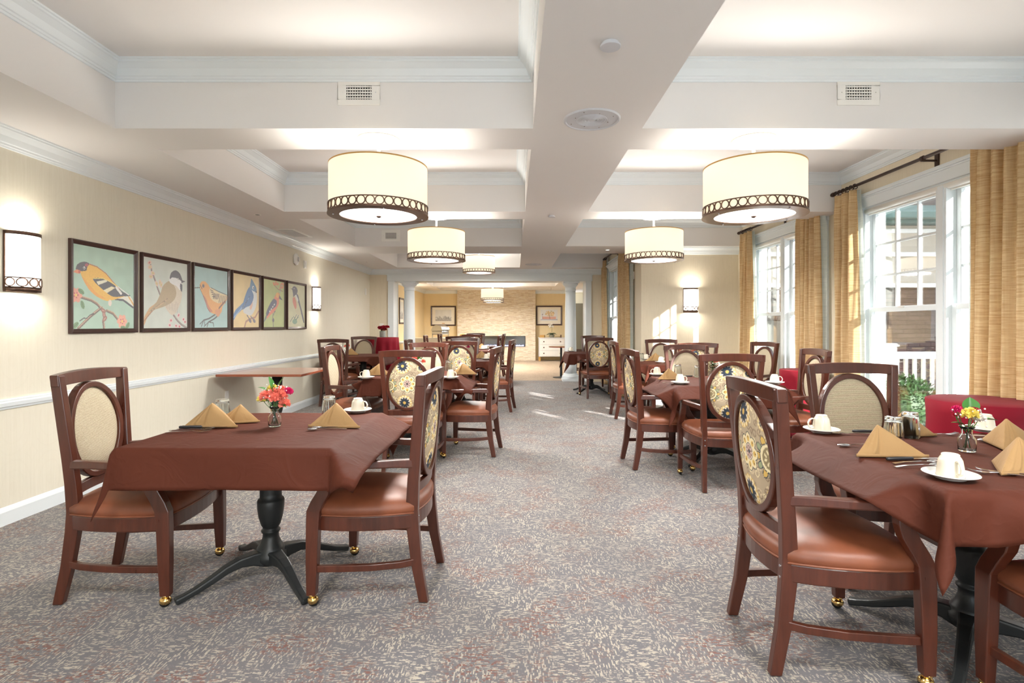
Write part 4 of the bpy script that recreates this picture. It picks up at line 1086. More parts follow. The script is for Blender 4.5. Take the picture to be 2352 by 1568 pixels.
def bird2():
    cv = Cv(170, 170, h(206, 216, 208), 2); brush_bg(cv, h(222, 228, 220)); bk = h(56, 60, 82)
    for p in ([(.14, .07), (.18, .2), (.25, .32), (.30, .42), (.36, .52)], [(.66, .80), (.75, .88), (.85, .94), (1, 1)]): cv.line(p, .015, h(100, 84, 92)); cv.line([(x + .006, y) for x, y in p], .005, h(170, 150, 140))
    for x, y in ((.13, .08), (.14, .14), (.20, .22), (.16, .27), (.28, .36), (.35, .34), (.38, .37)): cv.ell(x, y, .028, .045, h(222, 196, 180), x * 9); cv.ell(x, y, .012, .02, h(190, 90, 96) if y < .12 else h(206, 196, 120), x * 9)
    for x, y in ((.60, .88), (.57, .95), (.72, .96), (.78, .80), (.80, .97), (.90, .86), (.94, .9)): cv.ell(x, y, .04, .03, h(228, 206, 206), y * 7); cv.ell(x, y, .014, .02, h(196, 70, 96), y * 5)
    cv.blob([(.0, .88), (.12, .72), (.22, .66), (.40, .56), (.46, .62), (.30, .70), (.12, .80), (.02, .95)], h(206, 164, 112)); cv.line([(.01, .90), (.2, .74), (.36, .66)], .008, h(160, 110, 74))
    cv.blob([(.54, .34), (.66, .32), (.78, .36), (.86, .46), (.84, .58), (.78, .68), (.72, .76), (.62, .80), (.52, .74), (.44, .64), (.40, .50), (.46, .40)], h(214, 204, 186))
    cv.blob([(.56, .30), (.66, .35), (.72, .44), (.70, .54), (.60, .62), (.44, .68), (.24, .73), (.12, .76), (.26, .64), (.36, .50), (.42, .38)], h(178, 158, 122))
    for k in range(4): cv.line([(.52 - .03 * k, .56 + .02 * k), (.16 + .03 * k, .75 - .012 * k)], .006, h(206, 176, 136) if k % 2 else h(120, 98, 84))
    cv.blob([(.56, .30), (.60, .22), (.72, .20), (.84, .24), (.86, .34), (.82, .42), (.72, .36), (.62, .34)], h(232, 234, 236)); cv.blob([(.57, .27), (.60, .18), (.70, .13), (.80, .16), (.86, .24), (.86, .28), (.76, .25), (.64, .24)], bk)
    cv.poly([(.84, .26), (.95, .275), (.85, .31)], bk); cv.blob([(.82, .32), (.87, .34), (.86, .44), (.82, .40)], bk); cv.ell(.77, .255, .014, .016, (.8, .85, .8)); cv.ell(.77, .255, .008, .009, (0, 0, 0))
    for k in range(8): cv.line([(.48 + .04 * k, .60 + .02 * (k % 3)), (.50 + .035 * k, .70 + .01 * k)], .003, h(150, 140, 140))
    return cv
def bird3():
    cv = Cv(150, 150, h(164, 202, 204), 3); brush_bg(cv, h(184, 216, 216)); bk = h(58, 56, 66); O = h(226, 168, 96)
    cv.line([(.0, .36), (.18, .34)], .008, bk); cv.line([(.60, .77), (.42, .84), (.26, .87)], .012, bk); cv.line([(.70, .78), (.58, .84), (.40, .90)], .012, bk)
    for p in ([(.26, .87), (.16, .93)], [(.26, .87), (.20, .97)], [(.28, .87), (.3, .95)], [(.40, .90), (.28, .97)], [(.40, .90), (.36, .98)], [(.42, .9), (.54, .91), (.56, .97)]): cv.line(p, .008, bk)
    cv.blob([(.16, .34), (.18, .26), (.28, .23), (.38, .27), (.46, .33), (.62, .38), (.80, .42), (.98, .45), (.94, .54), (.84, .62), (.80, .72), (.72, .76), (.60, .76), (.48, .74), (.38, .66), (.32, .54), (.24, .46)], O)
    cv.blob([(.24, .46), (.34, .52), (.40, .62), (.52, .72), (.42, .72), (.34, .62)], h(190, 110, 96), .8); cv.blob([(.6, .7), (.76, .68), (.74, .78), (.66, .80)], h(214, 150, 110))
    cv.blob([(.44, .34), (.56, .33), (.72, .39), (.98, .43), (.94, .50), (.80, .56), (.66, .57), (.50, .52), (.43, .44)], h(226, 210, 170))
    for k in range(4): cv.line([(.46 + .02 * k, .36 + .035 * k), (.54 + .02 * k, .38 + .03 * k)], .007, bk)
    for k in range(4): cv.line([(.58 + .045 * k, .42), (.55 + .045 * k, .50)], .011, bk)
    for k in range(5): cv.line([(.76 + .05 * k, .44), (.72 + .05 * k, .56)], .009, h(110, 96, 84))
    cv.line([(.48, .325), (.64, .36), (.98, .42)], .006, bk); cv.line([(.72, .66), (.90, .54)], .014, h(110, 74, 80)); cv.ell(.255, .31, .035, .03, h(110, 104, 124)); cv.ell(.255, .31, .014, .014, (0, 0, 0)); cv.line([(.16, .30), (.22, .36)], .006, bk)
    cv.line([(.16, .36), (.24, .46), (.32, .56), (.36, .66), (.46, .74)], .004, bk); return cv
def bird4():
    cv = Cv(130, 150, h(230, 208, 150), 4); brush_bg(cv, h(238, 220, 176)); A = 150 / 130
    cv.line([(.42, 1.15), (.48, 1.02), (.62, .96), (.84, .92), (.98, .78)], .022, h(176, 130, 110))
    cv.blob([(.0, .92), (.10, .78), (.26, .68), (.40, .60), (.44, .68), (.30, .78), (.14, .88), (.02, 1.0)], h(84, 134, 186)); cv.line([(.02, .95), (.36, .70)], .012, h(150, 184, 216))
    cv.blob([(.70, .24), (.84, .26), (.90, .36), (.92, .50), (.88, .66), (.78, .80), (.66, .88), (.50, .86), (.38, .80), (.44, .60), (.56, .40)], h(216, 224, 226)); cv.ell(.68, .66, .05, .1, h(226, 190, 170), .4)
    cv.blob([(.62, .26), (.72, .34), (.78, .44), (.74, .56), (.64, .66), (.50, .70), (.34, .76), (.38, .60), (.46, .44), (.54, .32)], h(70, 122, 176))
    for k in range(3): cv.line([(.62 - .04 * k, .46 + .04 * k), (.34 + .02 * k, .74)], .008, h(156, 190, 218) if k % 2 else h(40, 62, 104))
    cv.blob([(.62, .30), (.66, .14), (.69, .0 + .06), (.78, .14), (.88, .24), (.90, .34), (.80, .34), (.72, .32)], h(84, 136, 176)); cv.ell(.76, .255, .035, .04, (.85, .88, .88)); cv.ell(.77, .26, .018, .022, (0, 0, 0)); cv.poly([(.86, .31), (.92, .35), (.86, .37)], (0, 0, 0))
    for p in ([(.52, .88), (.64, .98)], [(.66, .90), (.78, .98)]): cv.line(p, .014, h(110, 110, 130))
    for x in (.64, .80): cv.ell(x, 1.0, .06, .04, h(96, 98, 120), .5)
    return cv
def bird5():
    cv = Cv(120, 170, h(184, 198, 128), 5); brush_bg(cv, h(204, 212, 150)); A = 170 / 120
    cv.line([(.46, .92), (.44, 1.1), (.46, 1.40)], .016, h(120, 120, 110)); cv.line([(.56, .86), (.48, 1.05)], .014, h(120, 120, 110)); cv.ell(.46, 1.2, .05, .06, h(90, 90, 100)); cv.ell(.52, .92, .04, .05, h(90, 90, 100))
    for x, y in ((.50, .12), (.58, .08), (.66, .10), (.84, .10), (.90, .18), (.80, .22), (.94, .08)): cv.ell(x, y, .07, .04, h(222, 140, 90), x * 14)
    cv.line([(.52, .16), (.70, .26), (.92, .30)], .012, h(160, 120, 100)); cv.line([(.84, .1), (.78, .36)], .01, h(150, 160, 190))
    cv.blob([(.02, 1.28), (.10, 1.10), (.24, .98), (.30, 1.02), (.16, 1.14)], h(104, 130, 130))
    cv.blob([(.60, .40), (.70, .36), (.78, .42), (.74, .54), (.72, .70), (.62, .84), (.48, .96), (.34, 1.04), (.16, 1.16), (.22, .98), (.36, .76), (.50, .54)], h(222, 128, 100)); cv.ell(.66, .44, .08, .08, h(232, 180, 90)); cv.poly([(.74, .42), (.92, .58), (.74, .54)], h(60, 70, 96))
    cv.blob([(.50, .56), (.62, .62), (.60, .76), (.48, .84), (.34, .92), (.18, 1.08), (.14, .98), (.28, .76), (.40, .62)], h(52, 66, 104))
    for k in range(4): cv.ell(.30 + .07 * k, .94 - .07 * k, .035, .022, h(226, 226, 220), -.8)
    return cv
def bird6():
    cv = Cv(110, 190, h(214, 214, 176), 6); brush_bg(cv, h(226, 226, 196)); bk = h(76, 80, 96)
    for x in (.44, .56): cv.line([(x + .06, 1.22), (x - .06, 1.42)], .014, bk)
    cv.ell(.40, 1.50, .14, .10, h(130, 170, 140)); 
    for p in ([(.16, 1.5), (.28, 1.34)], [(.34, 1.3), (.42, 1.42)], [(.6, 1.32), (.46, 1.42)]): cv.line(p, .016, h(100, 130, 110))
    cv.blob([(.30, .44), (.56, .40), (.66, .62), (.74, .86), (.82, 1.06), (.96, 1.5), (.90, 1.52), (.78, 1.2), (.62, .96), (.5, .74)], bk)
    cv.blob([(.30, .40), (.46, .44), (.54, .60), (.66, .86), (.74, 1.06), (.76, 1.2), (.62, 1.24), (.50, 1.18), (.38, .98), (.30, .74), (.28, .54)], h(212, 206, 168))
    cv.blob([(.30, .56), (.40, .54), (.48, .72), (.50, .90), (.44, 1.0), (.34, .86), (.28, .70)], h(214, 122, 96)); cv.blob([(.36, .38), (.50, .36), (.60, .60), (.56, .70), (.44, .50)], h(228, 228, 224))
    cv.blob([(.26, .20), (.34, .10), (.48, .12), (.56, .24), (.52, .38), (.40, .46), (.32, .52), (.30, .40)], bk); cv.poly([(.16, .20), (.30, .20), (.30, .26)], bk); cv.ell(.36, .19, .02, .02, (.8, .8, .8))
    cv.line([(.50, .40), (.64, .62), (.72, .86)], .02, h(60, 74, 110)); return cv
def framed(name, cv, y0, y1, z0, z1, x, label, group, fw=.034, mat='frame_wood', depth=.026, axis='X', mt=0, plaque=False, cat='painting'):
    """picture hanging on a wall; axis X: wall faces +X; axis Y: wall faces -Y (y0,y1 then are x)"""
    W, Hh = y1 - y0, z1 - z0
    root = empty(name, (x, (y0 + y1) / 2, (z0 + z1) / 2)) if axis == 'X' else empty(name, ((y0 + y1) / 2, x, (z0 + z1) / 2), -pi / 2)
    w, hh = W / 2, Hh / 2
    def strip(a, b2, c, d, t): return None
    m = MB(); o_ = [(-w, -hh), (w, -hh), (w, hh), (-w, hh)]
    prof = [(0, 0), (0, depth), (.25 * fw, depth + .004), (.5 * fw, depth - .002), (.8 * fw, depth - .008), (fw, depth - .014), (fw, 0)]
    rs = []
    for (sx, sz) in ((-1, -1), (1, -1), (1, 1), (-1, 1)):
        rs.append([(d, sx * (w - e), sz * (hh - e)) for e, d in prof])
    rs.append(rs[0]); m.rings(rs, False, False).build('frame', mat, root, bevel=0)
    iw, ih = w - fw * .9, hh - fw * .9
    if mt:
        MB().box(.002, .008, -iw, iw, -ih, ih).build('mat_board', 'mat_board', root)
    cw, ch = iw - mt, ih - mt * .9
    sgn = 1 if axis == 'X' else -1
    # seen from the room: left to right is +y for the left wall; after rotation -90deg local +y points to world +x
    cv.a = cv.a * .80 + .17
    canvas_obj('canvas', cv, cw * 2, ch * 2, root, lambda u, v: (.0105, (u - .5) * 2 * cw, (v - .5) * 2 * ch + (0.012 if mt else 0)))
    if plaque: MB().box(.008, .011, -.05, .05, -ih + .03, -ih + .055).build('plaque', 'gold_wood', root)
    tag(root, label, cat, group)
SP = .7445; y = 3.90
labs = ['framed painting of a yellow goldfinch with black cap, biggest and nearest', 'framed painting of a brown and white bird with dark cap, second along', 'framed painting of an orange bird with long beak on pale blue', 'framed painting of a blue crested bird on pale yellow', 'framed painting of an orange and blue bird on green', 'framed painting of a dark-headed orange-breasted bird, last of the row']
for k, fn in enumerate((bird1, bird2, bird3, bird4, bird5, bird6)):
    framed('bird_painting', fn(), y + SP * k, y + SP * k + .692, 1.212, 1.908, XL + .001, labs[k], 'bird paintings on the left wall')

# ------------------------------------------------------------------ far room
FW = 19.1
m = MB(); m.box(-2.03, .76, FW, 19.35, 0, .50).box(-2.03, .76, FW, 19.35, .88, ZS).box(-2.03, -1.62, FW, 19.35, .50, .88).box(.40, .76, FW, 19.35, .50, .88)
root = m.build('fireplace', 'ledger_stone', clean=False); tag(root, 'wide stacked cream ledger-stone fireplace wall with long slot fire', 'fireplace')
MB().box(-1.62, .40, 19.28, 19.34, .50, .88).build('firebox', 'fire_glass', root); m = MB().box(-1.62, .40, FW - .01, FW + .01, .50, .515).box(-1.62, .40, FW - .01, FW + .01, .868, .88).box(-1.62, -1.605, FW - .01, FW + .01, .515, .868).box(.385, .40, FW - .01, FW + .01, .515, .868); m.build('surround', 'vent_dark', root)
m = MB(); q = random.Random(4)
for k in range(70): x = -1.58 + 1.94 * k / 70; m.ball((x, 19.2, .53), (.016, .016, .02 + .022 * q.random()), 6, 4)
m.build('ember_bed', 'flame_blue', root)['kind'] = 'stuff'
def townscape():
    cv = Cv(120, 80, h(206, 208, 204), 9); q = random.Random(2)
    for k in range(22): x = q.random(); y0 = .30 + .2 * q.random(); cv.poly([(x, .62), (x, y0 + .06), (x + .03, y0), (x + .07, y0 + .06), (x + .07, .62)], h(*[q.choice((120, 150, 180, 90))] * 3))
    for k in range(26): cv.ell(q.random(), .42 + .16 * q.random(), .02, .03, h(96, 100, 96))
    cv.poly([(0, .56), (1, .55), (1, .64), (0, .64)], h(140, 136, 128)); 
    for k in range(8): cv.ell(.1 + .11 * k, .6, .03, .014, h(44, 44, 46))
    return cv
def autumn():
    cv = Cv(120, 80, h(216, 220, 222), 12); q = random.Random(6)
    cv.poly([(.1, .42), (.9, .42), (.9, .56), (.1, .58)], h(206, 140, 120)); cv.line([(.55, .56), (.52, .34), (.42, .22)], .02, h(110, 84, 66)); cv.line([(.52, .36), (.66, .22)], .014, h(110, 84, 66))
    for k in range(70): a = q.random() * 6.28; r = q.random() ** .5; cv.ell(.54 + .27 * r * cos(a), .24 + .17 * r * sin(a), .03, .024, h(*q.choice(((214, 170, 80), (196, 148, 70), (226, 190, 110), (150, 140, 80)))))
    cv.line([(.12, .58), (.12, .3)], .008, h(90, 80, 90)); 
    for k in range(10): cv.ell(.12 + .08 * (q.random() - .5), .3 + .1 * (q.random() - .5), .012, .02, h(120, 110, 130))
    cv.poly([(0, .57), (1, .56), (1, .62), (0, .62)], h(150, 160, 180)); return cv
framed('framed_print', townscape(), -3.01, -2.10, 1.24, 1.96, 19.34, 'framed grey townscape print on the yellow wall left of fireplace', 'framed prints', axis='Y', fw=.05, mt=.12, plaque=True, cat='picture')
framed('framed_print', autumn(), .79, 1.73, 1.26, 1.97, 19.34, 'framed autumn tree print above the white chest of drawers', 'framed prints', axis='Y', fw=.05, mt=.12, cat='picture')
framed('framed_print', townscape(), 15.1, 15.75, 1.30, 2.05, XL + .001, 'framed print seen edge-on, side wall beyond left column', 'framed prints', fw=.05, mt=.08, cat='picture')
# chest of drawers
root = empty('chest_of_drawers', (1.33, 19.02, 0)); m = MB(); m.box(-.46, .46, -.22, .22, .16, .80).box(-.48, .48, -.24, .24, .80, .83).build('body', 'painted_grey', root, bevel=.004)
for k in range(3):
    z = .18 + k * .205; d = MB().box(-.43, .43, -.236, -.221, z, z + .19).build('drawer', 'white_paint', root, bevel=.003); mm = MB()
    for i in range(24): mm.box(-.42 + .035 * i, -.42 + .035 * i + .006, -.2375, -.236, z + .004, z + .186)
    mm.build('groove', 'painted_grey', d)
    for x in (-.29, .29): MB().ball((x, -.252, z + .10), (.022, .016, .022), 12, 8).build('knob', 'bronze', d, smooth=True)
for x in (-.43, .43):
    for yy in (-.19, .19): MB().box(x - .025, x + .025, yy - .025, yy + .025, 0, .16).build('leg', 'gold_wood', root)
tag(root, 'white three-drawer chest with round knobs right of the fireplace', 'chest of drawers')
root = empty('potted_orchid', (1.33, 19.0, .83)); MB().lathe([(0, 0), (.06, 0), (.10, .05), (.10, .10), (.085, .105), (0, .10)], 24).build('pot', 'pot', root, smooth=True)
m = MB(); q = random.Random(8)
for k in range(10): a = k * .63; leaf(m, (0, 0, .10), (cos(a), sin(a), .35 + .6 * q.random()), .24, .04, .5)
m.build('leaf', 'dark_green', root, smooth=True)
m = MB(); m.tube([(0, 0, .1), (.01, 0, .3), (.0, 0, .42), (-.05, 0, .47)], .005, 6).build('stem', 'stem_green', root); m = MB()
for k in range(7): m.ball((q.uniform(-.10, .06), q.uniform(-.03, .03), .36 + .18 * q.random()), (.035, .02, .03), 8, 6)
m.build('bloom', 'white_bloom', root, smooth=True); tag(root, 'potted white orchid standing on the white chest of drawers', 'plant')
root = MB().prism([(-.09, -.05), (.06, -.05), (.10, .05), (-.05, .05)], 0, .09).box(-.1, -.04, -.04, .04, 0, .05).build('gold_ornament', 'gold_wood', loc=(1.0, 19.0, .83)); tag(root, 'small golden wooden ornament left of the orchid on the chest', 'ornament')
root = MB().lathe([(0, 0), (.035, 0), (.035, .02), (.012, .05), (.03, .08), (.0, .1)], 16).build('candle_holder', 'bronze', smooth=True, loc=(1.66, 19.0, .83)); tag(root, 'tiny dark candle holder right of the orchid on the chest', 'candle holder')
root = MB().box(2.35, 2.95, 20.5, 20.58, 0, 2.1).build('folding_screen', 'grey_door'); tag(root, 'grey textured panel seen just right of the right column', 'panel')
# buffet table with chafing dish
root = empty('buffet_table', (-2.05, 15.3, 0)); MB().box(-.9, .9, -.35, .35, .86, .90).build('tabletop', 'table_wood', root)
for x in (-.8, .8):
    for yy in (-.28, .28): MB().box(x - .03, x + .03, yy - .03, yy + .03, 0, .86).build('leg', 'mahogany', root)
tag(root, 'long buffet table in the far room under the chafing dish', 'table')
def hang_box(w, d, z, z0, name, mat, label, loc, cat='tablecloth'):
    q = random.Random(int(loc[1] * 10)); n = 160; per = 2 * (w + d) * 2
    def pt(t, out):
        s = t * per
        for (x0, y0, x1, y1) in ((-w, -d, w, -d), (w, -d, w, d), (w, d, -w, d), (-w, d, -w, -d)):
            L = abs(x1 - x0) + abs(y1 - y0)
            if s <= L + 1e-6:
                k = s / L; nx, ny = (y1 - y0) / L, -(x1 - x0) / L; return (x0 + (x1 - x0) * k + nx * out, y0 + (y1 - y0) * k + ny * out)
            s -= L
        return (-w, -d)
    rs = []
    for j in range(8):
        k = j / 7; rs.append([(*pt(i / n, .004 + k * (.012 + .02 * sin(i * .9 + q.random() * .2))), z - (z - z0) * k) for i in range(n)])
    o = MB().rings([[(x * .999, y * .999, z + .003) for x, y, _ in rs[0]]] + rs, True, False).build(name, mat, smooth=False, loc=loc); return tag(o, label, cat)
hang_box(.905, .355, .901, .08, 'buffet_cloth', 'cream_cloth', 'cream cloth covering the buffet table under the chafing dish', (-2.05, 15.3, 0))
root = empty('chafing_dish', (-2.1, 15.25, .905), 1.25); MB().box(-.22, .22, -.17, .17, .10, .20).build('water_pan', 'steel', root, bevel=.02)
m = MB(); rs = []
for k in range(13):
    a = pi * k / 12; rs.append([(-.225, -.175 * cos(a), .205 + .16 * sin(a)), (.225, -.175 * cos(a), .205 + .16 * sin(a)), (.22, -.17 * cos(a) * .98, .203 + .155 * sin(a)), (-.22, -.17 * cos(a) * .98, .203 + .155 * sin(a))])
m.rings(rs); m.xf(Matrix.Rotation(0, 4, 'Z')).build('roll_top_lid', 'steel', root, smooth=False)
m = MB()
for sx in (-.235, .235): m.add([(sx, .175 * cos(pi * k / 16), .205 + .165 * sin(pi * k / 16)) for k in range(17)], [tuple(range(17))])
m.build('end_cap', 'steel', root, solid=.008)
for x in (-.2, .2):
    for yy in (-.15, .15): MB().box(x - .01, x + .01, yy - .01, yy + .01, 0, .10).build('leg', 'steel', root)
tag(root, 'silver roll-top chafing dish on the cream-clothed buffet', 'chafing dish')
root = MB().lathe([(0, 0), (.07, 0), (.11, .06), (.10, .1), (0, .12)], 20).build('serving_bowl', 'gold_wood', smooth=True, loc=(-1.45, 15.3, .905)); tag(root, 'small brown round bowl right of the chafing dish', 'bowl')

# ------------------------------------------------------------------ outside
struct(sbox('ground_terrace', 'concrete', (XR + .2, 16, -14, 30, -.25, -.15), (XR2 + .2, XR + .2, YS + .2, 30, -.25, -.15), (-30, -9, -40, 40, -.35, -.3), (-30, 30, -40, YB - 8, -.36, -.31)))
root = empty('stone_house', (8, 10.4, -.15)); MB().box(-3.6, 7, 0, 4, 0, 2.15).build('stone_wall', 'brown_stone', root)
MB().box(-3.6, 7, -.02, 4, 2.15, 3.35).build('frieze', 'frieze', root); 
m = MB()
for z in (2.15, 2.75, 3.2): m.box(-3.65, 7.05, -.06, -.02, z, z + .08)
m.build('trim_board', 'white_paint', root)
MB().box(-3.9, 7.2, -.42, -.26, 3.42, 3.56).box(-3.9, 7.2, -.26, 0, 3.36, 3.44).build('gutter', 'gutter', root, bevel=.02)
MB().add([(-3.9, -.3, 3.56), (7.2, -.3, 3.56), (7.2, .9, 3.95), (-3.9, .9, 3.95), (-3.9, .9, 3.5), (7.2, .9, 3.5), (-3.9, -.3, 3.5), (7.2, -.3, 3.5)], [(0, 1, 2, 3), (4, 5, 7, 6), (0, 3, 4, 6), (1, 7, 5, 2), (3, 2, 5, 4), (0, 6, 7, 1)]).build('roof_skirt', 'gutter', root)
MB().box(-3.6, 7, .9, 4, 3.5, 7).build('upper_wall', 'brown_stone', root)
MB().tube([(-1.2, .84, 6.8), (-1.2, .84, 4.25), (-1.2, .2, 3.95), (-1.2, -.34, 3.7)], .05, 8).build('downspout', 'white_paint', root)
MB().box(-3.3, -2.4, -.04, 0, .5, 1.5).build('shutter', 'grey_door', root)
tag(root, 'brown stone house with beige frieze and green gutter outside the windows', 'house')
root = empty('deck_railing', (5.34, 7.6, -.15))
posts = [-1.3, 0, 2.2, 4.4]
for x in posts: MB().box(x - .055, x + .055, -.055, .055, 0, 1.12).box(x - .075, x + .075, -.075, .075, 1.12, 1.145).box(x - .06, x + .06, -.06, .06, 1.145, 1.165).build('post', 'white_paint', root, bevel=.004)
MB().box(-1.3, 4.4, -.04, .04, 1.00, 1.045).box(-1.3, 4.4, -.025, .025, .945, 1.0).build('top_rail', 'white_paint', root); MB().box(-1.3, 4.4, -.03, .03, .10, .15).build('bottom_rail', 'white_paint', root)
x = -1.3 + .14
while x < 4.35:
    if min(abs(x - p) for p in posts) > .07: MB().box(x - .019, x + .019, -.019, .019, .15, .945).build('baluster', 'white_paint', root)
    x += .125
tag(root, 'white porch railing with square balusters outside the nearest window', 'railing')
def bush(x, y, z, r, label, n=1500, seed=3, mat='dark_green', name='round_bush', lf=.028):
    q = random.Random(seed); m = MB()
    for k in range(n):
        a = q.random() * 2 * pi; u = q.uniform(-1, 1); rr = r * (.72 + .34 * q.random() ** .6); s = (1 - u * u) ** .5
        p = Vector((rr * s * cos(a), rr * s * sin(a), rr * u * .95)); d = (p.normalized() + Vector((q.uniform(-.7, .7), q.uniform(-.7, .7), q.uniform(-.4, .8)))).normalized()
        s1 = d.cross(Vector((0.1, .2, 1))).normalized() * lf * .45
        m.add([p, p + d * lf + s1, p + d * lf * 2, p + d * lf - s1], [(0, 1, 2, 3)])
    root = empty(name, (x, y, z)); m.build('foliage', mat, root, clean=False)['kind'] = 'stuff'; MB().ball((0, 0, 0), r * .7, 16, 10).build('inner_growth', 'dark_green', root); MB().tube([(0, 0, -z - .15), (0, 0, 0)], .02 + r * .04, 8).build('trunk', 'dark_bronze', root)
    tag(root, label, 'bush' if r < 1 else 'tree')
bush(4.78, 6.55, .28, .36, 'round green bush behind the nearest window, before the railing', 2600)
for k, (x, y, z, r) in enumerate(((5.7, -2.1, 3.1, 1.25), (5.9, -4.7, 3.2, 1.35))):  # unseen trees placed to cut the sun through the rear windows
    bush(x, y, z, r, ['unseen leafy tree added outside to block sun, first one', 'unseen tall tree added outside to block sun, second one', 'small garden shrub outside near the window wall'][k], 2200, 20 + k, name='sun_block_tree', lf=.085)

root = empty('sun_block_building', (1.2, -9.2, -.3)); MB().box(-8, 8, -4, 0, 0, 5.4).build('walls', 'white_paint', root)  # unseen building added to keep direct sun out of the back opening
MB().box(-8.3, 8.3, -4.3, .3, 5.4, 5.55).build('roof', 'gutter', root); tag(root, 'unseen pale building added to block sun behind the dining room', 'building')

root = empty('sun_block_wing', (13.2, 4.4, -.3)); MB().box(-2, 2, -6.2, 5.3, 0, 7.2).build('walls', 'brown_stone', root); MB().box(-2.3, 2.3, -6.5, 5.4, 7.2, 7.4).build('roof', 'gutter', root); tag(root, 'unseen tall stone wing added to shade the stone house', 'building')  # unseen wing added to hold the sun off the stone house

q = random.Random(77); m = MB()
for k in range(5200):
    x, y, z = q.uniform(4.45, 5.1), q.uniform(-5, 1.3), q.uniform(-.1, 2.2); d = Vector((q.uniform(-1, 1), q.uniform(-1, 1), q.uniform(-.3, 1))).normalized(); s1 = d.cross(Vector((.1, .2, 1))).normalized() * .025; p = Vector((x - 4.78, y + 1.35, z)); m.add([p, p + d * .05 + s1, p + d * .10, p + d * .05 - s1], [(0, 1, 2, 3)])
root = empty('sun_block_hedge', (4.78, -1.35, 0)); m.build('foliage', 'dark_green', root, clean=False)['kind'] = 'stuff'; MB().box(-.28, .28, -3.5, 2.55, -.15, 2.0).build('inner_growth', 'dark_green', root); tag(root, 'unseen tall hedge added to block low sun at the windows', 'hedge')  # unseen hedge added so sun passes only the upper panes
# ------------------------------------------------------------------ tables, cloths, chairs
def table(x, y, tlab, clab, seed, lifts, rz=0, half=.62, **kw):
    t = TABLE.get((x, y, 0), rz, tlab, 'table', 'pedestal dining tables')
    if clab:
        c = make_cloth(seed, lifts, half, **kw); c.location = (x, y, 0); c.rotation_euler = (0, 0, rz); tag(c, clab, 'tablecloth', 'brown square tablecloths')
def chair(x, y, deg, lab):
    """deg: the way the sitter would face, measured from +X"""
    CHAIR.get((x, y, 0), R(deg - 90), lab, 'chair', 'oval-back dining armchairs')
W = .30
table(-1.245, 2.74, 'black pedestal table under the nearest brown cloth on the left', 'brown cloth on the nearest left table, with coral flowers', 11, [(0, -.05, .56), (2, .06, .30)], half=.635, cf=.12)
chair(-1.84, 2.67, 5, 'armchair with beige woven oval at the far left, nearest the left wall')
chair(-.66, 2.685, 177, 'armchair facing left at the right side of the nearest left table')
table(-1.02, 5.72, 'black pedestal table under the second brown cloth of the left row', 'brown cloth on the second table of the left row', 12, [(0, -.32, W), (2, .0, W), (3, .09, W), (1, -.06, W)], half=.64)
chair(-.93, 4.87, 92, 'armchair with patterned oval back facing away, centre left, before second table')
chair(-.42, 5.40, 172, 'armchair facing left at the aisle side of the second left table')
chair(-1.70, 5.70, -2, 'armchair facing right, between bare wooden table and second left table')
chair(-1.07, 6.40, -93, 'armchair with plain beige oval at the far side of the second left table')
table(-.80, 8.2, 'black pedestal table under the third brown cloth of the left row', 'brown cloth on the third table of the left row', 13, [(0, -.15, W), (3, .05, W), (1, -.03, W), (2, 0, W)])
chair(-.745, 7.54, 90, 'patterned-back armchair facing away at the third table of the left row')
chair(-.27, 8.05, 172, 'armchair facing left at the aisle side of the third left table')
chair(-1.36, 8.15, 0, 'armchair facing right at the wall side of the third left table')
chair(-.83, 8.82, -90, 'beige-oval armchair at the far side of the third left table')
table(-.98, 11.3, 'black pedestal table under the fourth brown cloth of the left row', 'brown cloth on the fourth table of the left row', 14, [(0, 0, W), (3, -.1, W), (2, 0, W)], n=40)
chair(-1.08, 10.6, 90, 'armchair facing away at the fourth table of the left row')
chair(-.55, 11.3, 176, 'armchair facing left at the aisle side of the fourth left table')
chair(-1.62, 11.3, 2, 'armchair facing right at the wall side of the fourth left table')
table(-.98, 13.4, 'black pedestal table under the brown cloth beyond the columned opening', 'brown cloth on the farthest table, beyond the columned opening', 15, [(0, 0, W), (1, 0, W), (3, -.1, W)], n=40)
chair(-.98, 12.70, 90, 'armchair facing away at the table beyond the columned opening')
chair(-.50, 13.4, 176, 'armchair facing left at the table beyond the columned opening')
chair(-1.62, 13.4, 0, 'armchair facing right at the table beyond the columned opening')
chair(-1.02, 14.0, -90, 'farthest left-row armchair, facing the camera before the fireplace')
# bare table and the wall side table
table(-2.725, 6.16, 'bare reddish wooden pedestal table against the left wall under the paintings', None, 0, [])
table(-2.64, 9.36, 'wooden table under a brown cloth near the far left corner', 'brown cloth on the small wall table near the far left corner', 16, [(3, -.1, W), (1, -.1, W)], n=40)
chair(-2.83, 8.62, 90, 'patterned-back armchair facing away, by the left wall near the sconce')
chair(-2.86, 9.95, -90, 'beige-oval armchair facing the camera by the left wall, far corner')
